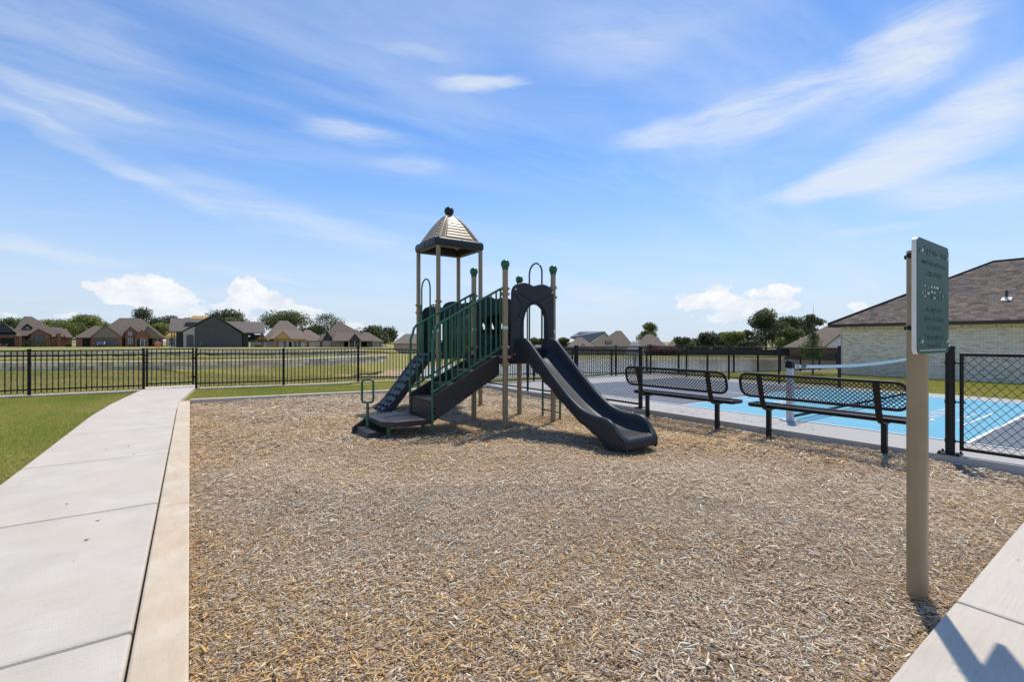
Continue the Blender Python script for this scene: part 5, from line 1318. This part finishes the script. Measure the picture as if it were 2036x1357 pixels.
# houses across the pond: roofs over the bank
def pond_house(label, a, b, r0, r1, eave, ridge, dep, mat, wm='brick_tan', base=703):
    h = House('house', label, (a+b)/2, base, dep); h.wall(a+3, b-3, eave, 0, 12, wm); h.hip(a, b, r0, r1, eave, ridge, -.8, 13, mat)
    for k in range(3): px = a+(b-a)*(.2+.3*k); h.window(px, px+(b-a)*.08, eave+3, eave+9, 0)
    return h
h = pond_house('brown roofed house with small dormer window, highest roof across the pond', 1176, 1264, 1225, 1235, 692, 658, 120, 'roof_brown')
h.wall(1203, 1216, 677, 1.0, 5, 'trim_dark', 686); h.window(1206, 1213, 679, 684.5, 1.0, 'trim_white')
h = pond_house('brown hip roofed house right of the dormer house, behind the fountain', 1258, 1330, 1285, 1297, 691, 665, 125, 'roof_brown')
h = pond_house('low brown house in front of the grey metal barn across the pond', 1124, 1186, 1148, 1157, 692, 671, 118, 'roof_brown')
h.gable(1153, 1166, 1159.5, 692, 684, -1.2, 3, 'stone_pale', ov=.2)
h = pond_house('low brown house half hidden by the pond side trees', 1322, 1384, 1342, 1356, 692, 671, 130, 'roof_brown')
h = pond_house('long low brown house above the dark board fence across the pond', 1374, 1440, 1392, 1402, 693, 676, 128, 'roof_brown')
h = pond_house('low house whose roof shows through the slide arch', 1048, 1094, 1066, 1080, 695, 686, 120, 'roof_brown', 'stone_pale')
h = House('barn', 'large cream barn with grey metal roof behind the pond houses', 1175, 700, 165)
h.wall(1137, 1212, 683, 0, 16, 'cream_siding')
q = MB(); q.prism([(h.x(1172), h.z(684)), (h.x(1213), h.z(684)), (h.x(1213), h.z(672)), (h.x(1203), h.z(662.5))], lambda u, v, d: (u, d, v), -.05, .2); q.build('gable', 'cream_siding', h.root, fix=True)
q = MB(); q.hexa([(h.x(1134), -1, h.z(673)), (h.x(1172), -1, h.z(683)), (h.x(1204), 2, h.z(662)), (h.x(1152), 8, h.z(661)), (h.x(1134), -1, h.z(673)+.5), (h.x(1172), -1, h.z(683)+.5), (h.x(1204), 2, h.z(662)+.5), (h.x(1152), 8, h.z(661)+.5)]); rf = q.build('roof', 'roof_metal', h.root, fix=True)
q = MB(); q.prism([(h.x(1204), h.z(662)), (h.x(1214), h.z(672)), (h.x(1214), h.z(673.5)), (h.x(1204), h.z(663.5))], lambda u, v, d: (u, d, v), -1, 14); q.build('roof', 'roof_metal', h.root, fix=True)
q = MB(); q.box(h.x(1149), h.x(1166), 3, 6, h.z(668), h.z(662.5)); q.build('roof_monitor', 'cream_siding', h.root); q = MB(); q.hexa([(h.x(1148), 2.5, h.z(663)), (h.x(1167), 2.5, h.z(663)), (h.x(1169), 6.5, h.z(660)), (h.x(1152), 6.5, h.z(660)), (h.x(1148), 2.5, h.z(662)), (h.x(1167), 2.5, h.z(662)), (h.x(1169), 6.5, h.z(659)), (h.x(1152), 6.5, h.z(659))]); q.build('roof', 'roof_metal', h.root, fix=True)
h = House('house', 'brown roofed house partly hidden behind the white brick house corner', 1640, 706, 62)
h.wall(1570, 1740, 691, 0, 12, 'brick_red'); h.hip(1556, 1745, 1645, 1690, 691, 648, -.7, 13, 'roof_brown'); h.gable(1640, 1700, 1670, 691, 667, -1.0, 5, 'house_wrap', ov=.25)

# ================================================================== TREES
def tree(name, label, px, top, base, w, dep, tone, n=5600, leaf=.42, dense=1.0, lobes=16, group=None, trunk_h=.25, flat=1.0):
    r = np.random.default_rng(int(px*7+top)); p = P(px, base, dep); gz = float(terrain(p.x, p.y)); m = dep/F
    H_ = P(px, top, dep).z-gz; rad = w*m/2
    root = thing(name, label, 'tree', (p.x, p.y, gz), 0, group)
    q = MB(); tr = max(.06, H_*.022)
    q.tube([(0, 0, -.2), (.02*H_, 0, H_*.25), (.0, .01*H_, H_*.55), (.01*H_, 0, H_*.8)], [tr*1.3, tr, tr*.7, tr*.25], 8)
    q.build('trunk', 'bark', root, smooth=60)
    cz0 = H_*trunk_h; cen = []
    for k in range(lobes):
        a = r.uniform(0, 6.283); zt = r.random()**.8; rr = rad*math.sqrt(r.random())*(.85 if zt < .6 else .85*math.sqrt(max(.08, 1-((zt-.6)/.42)**2)))
        zc = cz0+(H_-cz0)*(.10+.80*zt); s = rad*r.uniform(.24, .46); cen.append((rr*math.cos(a), rr*math.sin(a), min(zc, H_-s*.62), s))
    cen.append((0, 0, H_-rad*.30, rad*.36)); cen.append((0, 0, cz0+(H_-cz0)*.45, rad*.62))
    for i, (x, y, z, s) in enumerate(cen[:7]):
        q = MB(); q.tube([(0, 0, min(z*.6, H_*.45)), (x*.5, y*.5, z*.8), (x, y, z)], [tr*.45, tr*.3, tr*.1], 6); q.build('limb', 'bark', root, smooth=60)
    cen = np.array(cen); vol = cen[:, 3]**2.2; idx = r.choice(len(cen), n, p=vol/vol.sum())
    d = r.normal(size=(n, 3)); d /= np.linalg.norm(d, axis=1)[:, None]; rr = cen[idx, 3]*(r.random(n)**.42)*r.uniform(.88, 1.14, n)
    pos = cen[idx, :3]+d*rr[:, None]*np.array([1, 1, .78*flat]); keep = r.random(n) < dense; keep &= pos[:, 2] > H_*.05; pos, d, idx, rr = pos[keep], d[keep], idx[keep], rr[keep]; n = len(pos)
    nrm = d*.6+r.normal(0, .55, (n, 3))+np.array([0, 0, .35]); nrm /= np.linalg.norm(nrm, axis=1)[:, None]
    t1 = np.cross(nrm, r.normal(size=(n, 3))); t1 /= np.linalg.norm(t1, axis=1)[:, None]; t2 = np.cross(nrm, t1); sz = leaf*r.uniform(.55, 1.3, n)[:, None]
    V = np.stack([pos-t1*sz*.55, pos-t2*sz*.3+nrm*sz*.1, pos+t1*sz*.6, pos+t2*sz*.32-nrm*sz*.06], 1).reshape(-1, 3); Fc = np.arange(n*4).reshape(-1, 4)
    lob = r.uniform(.72, 1.25, len(cen))[idx]; c = np.array(tone)[None]*(lob*r.uniform(.7, 1.3, n))[:, None]; yel = r.random(n) < .12; c[yel] *= np.array([1.35, 1.15, .8])
    obj('crown', np_mesh('crown', V, Fc, 'leaf', np.repeat(c, 4, 0)), root)
    return root
DK, MD, LT, YL = (.105, .135, .045), (.165, .195, .055), (.26, .29, .07), (.33, .32, .08)
T = [('oak_tree', 'dark tree behind the left end of the red brick house', 12, 632, 690, 62, 118, MD), ('oak_tree', 'yellow green tree peeking over the red brick house roof', 42, 631, 690, 50, 122, YL),
     ('oak_tree', 'rounded light green tree filling the gap between the two red brick houses', 168, 627, 690, 78, 112, LT), ('oak_tree', 'low green tree beside the red brick house ridge', 98, 637, 690, 64, 120, LT), ('oak_tree', 'green tree left of the bushy light tree between the houses', 130, 637, 690, 56, 116, MD),
     ('oak_tree', 'green tree behind the carport roof', 210, 640, 690, 60, 120, MD),
     ('oak_tree', 'large dark round tree rising behind the house with the wide garage door', 284, 612, 690, 74, 112, DK), ('oak_tree', 'light green tree by the bare yellow sheathing', 318, 641, 690, 42, 106, LT), ('oak_tree', 'dark tree above the left roof of the charcoal house', 342, 628, 690, 56, 118, DK),
     ('oak_tree', 'small dark tree above the charcoal house porch roof', 372, 632, 690, 40, 125, DK),
     ('oak_tree', 'broad dark tree behind the right roof of the charcoal house', 458, 617, 690, 92, 108, DK), ('oak_tree', 'lighter tree low behind the charcoal house gable', 462, 632, 690, 50, 100, MD),
     ('oak_tree', 'broad green tree behind the white wrapped house', 572, 620, 691, 112, 112, MD), ('oak_tree', 'dark tree at the right shoulder of the white wrapped house', 622, 648, 691, 60, 108, DK),
     ('oak_tree', 'open airy oak between the white wrapped house and the navy gabled house', 652, 624, 691, 74, 104, DK), ('oak_tree', 'dark spreading oak right of the navy gabled house', 744, 650, 695, 86, 104, DK),
     ('young_tree', 'slim bright green young tree by the navy gabled house corner', 767, 670, 697, 13, 84, (.14, .19, .045)), ('oak_tree', 'dark bush like tree beside the charcoal house right porch', 493, 660, 690, 26, 84, DK),
     ('oak_tree', 'round green tree standing behind the dormer house across the pond', 1288, 642, 705, 56, 140, MD), ('oak_tree', 'squat dark green tree at the reddish hedge', 1363, 670, 707, 44, 96, DK), ('oak_tree', 'loose olive green tree right of the squat dark tree', 1400, 661, 707, 62, 98, (.075, .085, .032)),
     ('oak_tree', 'small dark tree near the grey metal barn', 1120, 671, 703, 32, 130, MD), ('oak_tree', 'tiny dark tree at the left foot of the barn', 1131, 674, 702, 12, 150, DK), ('oak_tree', 'dark tree seen through the slide arch', 1066, 672, 700, 36, 140, DK),
     ('oak_tree', 'dark tree above the long low pond house', 1438, 662, 706, 38, 130, MD), ('oak_tree', 'ragged light green tree left of the big dark tree', 1462, 660, 707, 56, 118, LT), ('oak_tree', 'light olive tree low in front of the big dark tree', 1488, 678, 708, 50, 104, (.11, .125, .04)),
     ('oak_tree', 'tallest big dark tree across the pond', 1522, 614, 708, 82, 112, DK), ('oak_tree', 'broad dark tree touching the tallest tree', 1572, 628, 708, 74, 116, DK), ('oak_tree', 'brighter green tree in front of the two big dark trees', 1566, 651, 708, 56, 98, MD), ('oak_tree', 'round dark tree over the brown roof beside the white brick house', 1612, 624, 708, 56, 118, DK),
     ('oak_tree', 'dim tree far left of the tallest tree', 1484, 655, 707, 40, 135, DK)]
for (nm, lab, px, top, base, w_, dep, tone) in T:
    kw = {}
    if px < 900: dep *= 1.38
    if 'airy' in lab: kw = dict(n=3000, leaf=.42, lobes=20)
    elif 'slim' in lab: kw = dict(n=900, leaf=.16, lobes=8)
    elif 'tallest' in lab: kw = dict(n=9500, leaf=.42, lobes=26)
    elif w_ > 70: kw = dict(n=8500, leaf=.54 if px < 900 else .44, lobes=22)
    elif w_ < 30: kw = dict(n=1600, leaf=.26, lobes=8)
    tree(nm, lab, px, top, base, w_, dep, tone, group=None, trunk_h=.18, **kw)
# young tree on the court lawn, bare twigs above the leaves
def sapling():
    p = P(1616, 748, 24.5); gz = float(terrain(p.x, p.y)); root = thing('young_tree', 'young tree with bare dead twigs above its leaves behind the chain link', 'tree', (p.x, p.y, gz)); r = np.random.default_rng(5)
    q = MB(); q.tube([(0, 0, -.1), (.02, 0, .7), (.04, .02, 1.5), (.06, 0, 2.1)], [.055, .045, .035, .02], 8); q.build('trunk', 'bark', root, smooth=60)
    tips = [(.30, .1, 3.85), (.05, -.1, 3.0), (-.35, 0, 2.85), (.45, .1, 2.75), (-.55, .1, 2.5), (.2, .2, 3.2), (.62, 0, 2.45)]
    for t_ in tips:
        q = MB(); b = (.05+r.normal(0, .02), 0, 1.5+r.uniform(0, .6)); mid = (b[0]+(t_[0]-b[0])*.6+r.normal(0, .04), t_[1]*.5, b[2]+(t_[2]-b[2])*.5); q.tube([b, mid, t_], [.016, .011, .004], 5); q.build('twig', 'bark', root)
        q = MB(); t2 = (mid[0]+r.normal(0, .2), mid[1], mid[2]+.35); q.tube([mid, t2], [.007, .003], 4); q.build('twig', 'bark', root)
    n = 3800; cen = np.array([(.05, 0, 1.75, .42), (-.45, 0, 1.45, .42), (.45, .1, 1.4, .42), (-.9, .1, 1.35, .33), (.9, .0, 1.3, .35), (0, 0, 1.15, .5), (.1, .0, 2.05, .28), (-.3, .1, 1.1, .4), (.35, 0, 1.05, .35), (1.1, .1, 1.15, .25)]); idx = r.integers(0, len(cen), n)
    d = r.normal(size=(n, 3)); d /= np.linalg.norm(d, axis=1)[:, None]; pos = cen[idx, :3]+d*(cen[idx, 3]*r.random(n)**.5)[:, None]*np.array([1, 1, .8])
    t1 = r.normal(size=(n, 3)); t1 /= np.linalg.norm(t1, axis=1)[:, None]; t2 = np.cross(t1, r.normal(size=(n, 3))); t2 /= np.linalg.norm(t2, axis=1)[:, None]; s = r.uniform(.03, .075, n)[:, None]
    V = np.stack([pos-t1*s, pos-t2*s*.35, pos+t1*s, pos+t2*s*.35], 1).reshape(-1, 3); c = np.array([(.10, .15, .03)])*r.uniform(.6, 1.5, n)[:, None]
    obj('crown', np_mesh('crown', V, np.arange(n*4).reshape(-1, 4), 'leaf', np.repeat(c, 4, 0)), root)
sapling()
def shrub(label, px, top, base, w, dep, tone, n=2500, leaf=.16, name='shrub'):
    r = np.random.default_rng(int(px)); p = P(px, base, dep); gz = float(terrain(p.x, p.y)); m = dep/F; hw = w*m/2; H_ = max(.5, P(px, top, dep).z-gz)
    root = thing(name, label, 'shrub', (p.x, p.y, gz), -YAW); k = max(3, int(hw*2/H_)+2); cen = np.array([(-hw+2*hw*(i+.5)/k, r.normal(0, .2), H_*.45, H_*.55) for i in range(k)]); idx = r.integers(0, k, n)
    d = r.normal(size=(n, 3)); d /= np.linalg.norm(d, axis=1)[:, None]; pos = cen[idx, :3]+d*(cen[idx, 3]*r.random(n)**.45)[:, None]; pos[:, 2] = np.abs(pos[:, 2])
    t1 = r.normal(size=(n, 3)); t1 /= np.linalg.norm(t1, axis=1)[:, None]; t2 = np.cross(t1, r.normal(size=(n, 3))); t2 /= np.linalg.norm(t2, axis=1)[:, None]; s = leaf*r.uniform(.6, 1.3, n)[:, None]
    V = np.stack([pos-t1*s, pos-t2*s*.5, pos+t1*s, pos+t2*s*.5], 1).reshape(-1, 3); c = np.array([tone])*r.uniform(.6, 1.4, n)[:, None]
    obj('foliage', np_mesh('foliage', V, np.arange(n*4).reshape(-1, 4), 'leaf', np.repeat(c, 4, 0)), root)
    q = MB(); q.tube([(0, 0, -.1), (0, 0, H_*.5)], .04, 6); q.build('stem', 'bark', root)
shrub('long reddish brown hedge on the far pond bank', 1322, 692, 706, 62, 76, (.16, .075, .055), 3500)
shrub('dark red shrub beside the reddish hedge', 1297, 685, 700, 14, 82, (.09, .035, .04), 900)
shrub('green shrub by the red brick house window', 92, 672, 690, 7, 124, (.06, .09, .03), 700, .12)
shrub('slim green shrub by the red brick house entrance', 59, 672, 690, 6, 124, (.06, .09, .03), 700, .12)
shrub('small bush at the side of the red brick house', 134, 684, 690, 8, 122, (.05, .08, .03), 500, .12)
shrub('yellow green bush in front of the white wrapped house', 515, 686, 692, 12, 112, (.14, .17, .04), 600, .12)
shrub('low bush row along the dark board fence', 1345, 690, 706, 40, 84, (.05, .075, .03), 1600)
# dark board fence across the pond
def board_fence():
    a, b = P(1366, 709, 73), P(1600, 709, 73); root = thing('board_fence', 'low dark wooden board fence on the far pond bank', 'fence', (a.x, a.y, float(terrain(a.x, a.y)))); d = b-a; Lh = math.hypot(d.x, d.y); ang = math.atan2(d.y, d.x)
    root.rotation_euler = (0, 0, ang); n = 120; bm_ = MB(); bm_.box(-.07, .07, -.012, .012, -.1, .92); me = bm_.mesh('board', 'wood_fence')
    for k in range(n):
        o = obj('board', me, root, ((k+.5)*Lh/n, random.uniform(-.01, .01), random.uniform(-.015, .015))); o.scale = (Lh/n/.146, 1, 1)
    for z in (.2, .7):
        q = MB(); q.box(0, Lh, .014, .06, z, z+.08); q.build('rail', 'wood_fence', root)
board_fence()
# cars, toilet cabin, fountain
def car(name, label, px, base, dep, mat, back=0):
    p = P(px, base, dep); x, y = p.x+S_*back, p.y+C_*back
    root = thing(name, label, 'car', (x, y, p.z), -YAW-math.atan((px-CX)/F))   # seen from the front
    prof = [(-2.1, .35), (-2.15, .7), (-1.2, .92), (-.6, 1.4), (.9, 1.42), (1.7, 1.0), (2.1, .9), (2.1, .35)]
    q = MB(); q.prism(prof, lambda u, v, d: (d, u, v), -.85, .85); q.build('body', mat, root, bev=.09, fix=True)
    q = MB(); q.hexa([(-.68, -1.22, .95), (.68, -1.22, .95), (.6, -.66, 1.36), (-.6, -.66, 1.36), (-.68, -1.24, .96), (.68, -1.24, .96), (.6, -.68, 1.38), (-.6, -.68, 1.38)]); q.build('windscreen', 'glass_dark', root, fix=True)
    for sx in (-1, 1):
        for yy in (-1.35, 1.3): q = MB(); q.tube([(sx*.70, yy, .32), (sx*.88, yy, .32)], .32, 16); q.build('wheel', 'tyre', root, smooth=50)
        q = MB(); q.box(sx*.6-.15, sx*.6+.15, -2.19, -2.12, .62, .76); q.build('headlight', 'trim_white', root)
car('parked_car', 'red car parked inside the open carport', 171, 689.5, 128, 'car_red', -1.2)
car('parked_car', 'dark car parked on the drive by the wide garage door', 207, 690, 124, 'car_dark', -1.0)
car('parked_car', 'dark car in front of the open garage of the red brick house', 17, 690, 124, 'car_dark', -1.2)
p = P(313.5, 691, 118)
root = thing('site_cabin', 'small orange cabin with white roof in front of the tan gabled house porch', 'cabin', p, -YAW-math.atan((313.5-CX)/F))
q = MB(); q.box(-.62, .62, -.6, .6, -.3, 1.15); q.build('cabin', 'orange_plastic', root, bev=.04)
q = MB(); q.prism([(-.66, 1.15), (.66, 1.15), (.5, 1.32), (0, 1.42), (-.5, 1.32)], lambda u, v, d: (u, d, v), -.64, .64); q.build('roof', 'trim_white', root, fix=True)
q = MB(); q.box(-.38, .38, -.63, -.602, -.2, 1.05); q.build('door', 'orange_plastic', root, bev=.01)
p = P(4, 691.5, 112)
root = thing('traffic_barrier', 'orange plastic barrier lying by the left garage drive', 'barrier', p, -YAW-math.atan((4-CX)/F))
q = MB(); q.prism([(-.9, -.1), (.9, -.1), (.75, .30), (-.75, .30)], lambda u, v, d: (u, d, v), -.2, .2); q.build('barrier_body', 'orange_plastic', root, bev=.03, fix=True)
q = MB(); q.box(-.7, .7, -.21, -.2005, .05, .15); q.build('reflective_band', 'trim_white', root)
def fountain():
    p = P(1262, 731, 44); root = thing('fountain', 'white fountain spray rising from the pond in front of the hip roofed house', 'fountain', (p.x, p.y, WATER_Z)); r = np.random.default_rng(3); n = 5200
    t = r.random(n); a = r.uniform(0, 6.283, n); v = r.uniform(.25, 1.0, n); hmax = 2.9
    rad = 1.35*v*t; z = hmax*(.55+.45*(1-v))*4*t*(1-t)*.98+.02
    pos = np.stack([rad*np.cos(a), rad*np.sin(a), z], 1)+r.normal(0, .04, (n, 3)); s = r.uniform(.008, .024, n)
    tet = np.array([(1, 1, 1), (-1, -1, 1), (-1, 1, -1), (1, -1, -1)])*np.array([.6, .6, 1.6]); V = (pos[:, None]+tet[None]*s[:, None, None]).reshape(-1, 3); f0 = np.array([(0, 1, 2), (0, 3, 1), (0, 2, 3), (1, 3, 2)]); Fc = (np.arange(n)[:, None, None]*4+f0[None]).reshape(-1, 3)
    o = obj('spray', np_mesh('spray', V, Fc, 'water_drop'), root); o['kind'] = 'stuff'
    q = MB(); q.lathe((0, 0, -.1), [(.45, 0), (.5, .08), (.42, .16), (.1, .2)], 16); q.build('float', 'black_steel', root, smooth=60)
fountain()
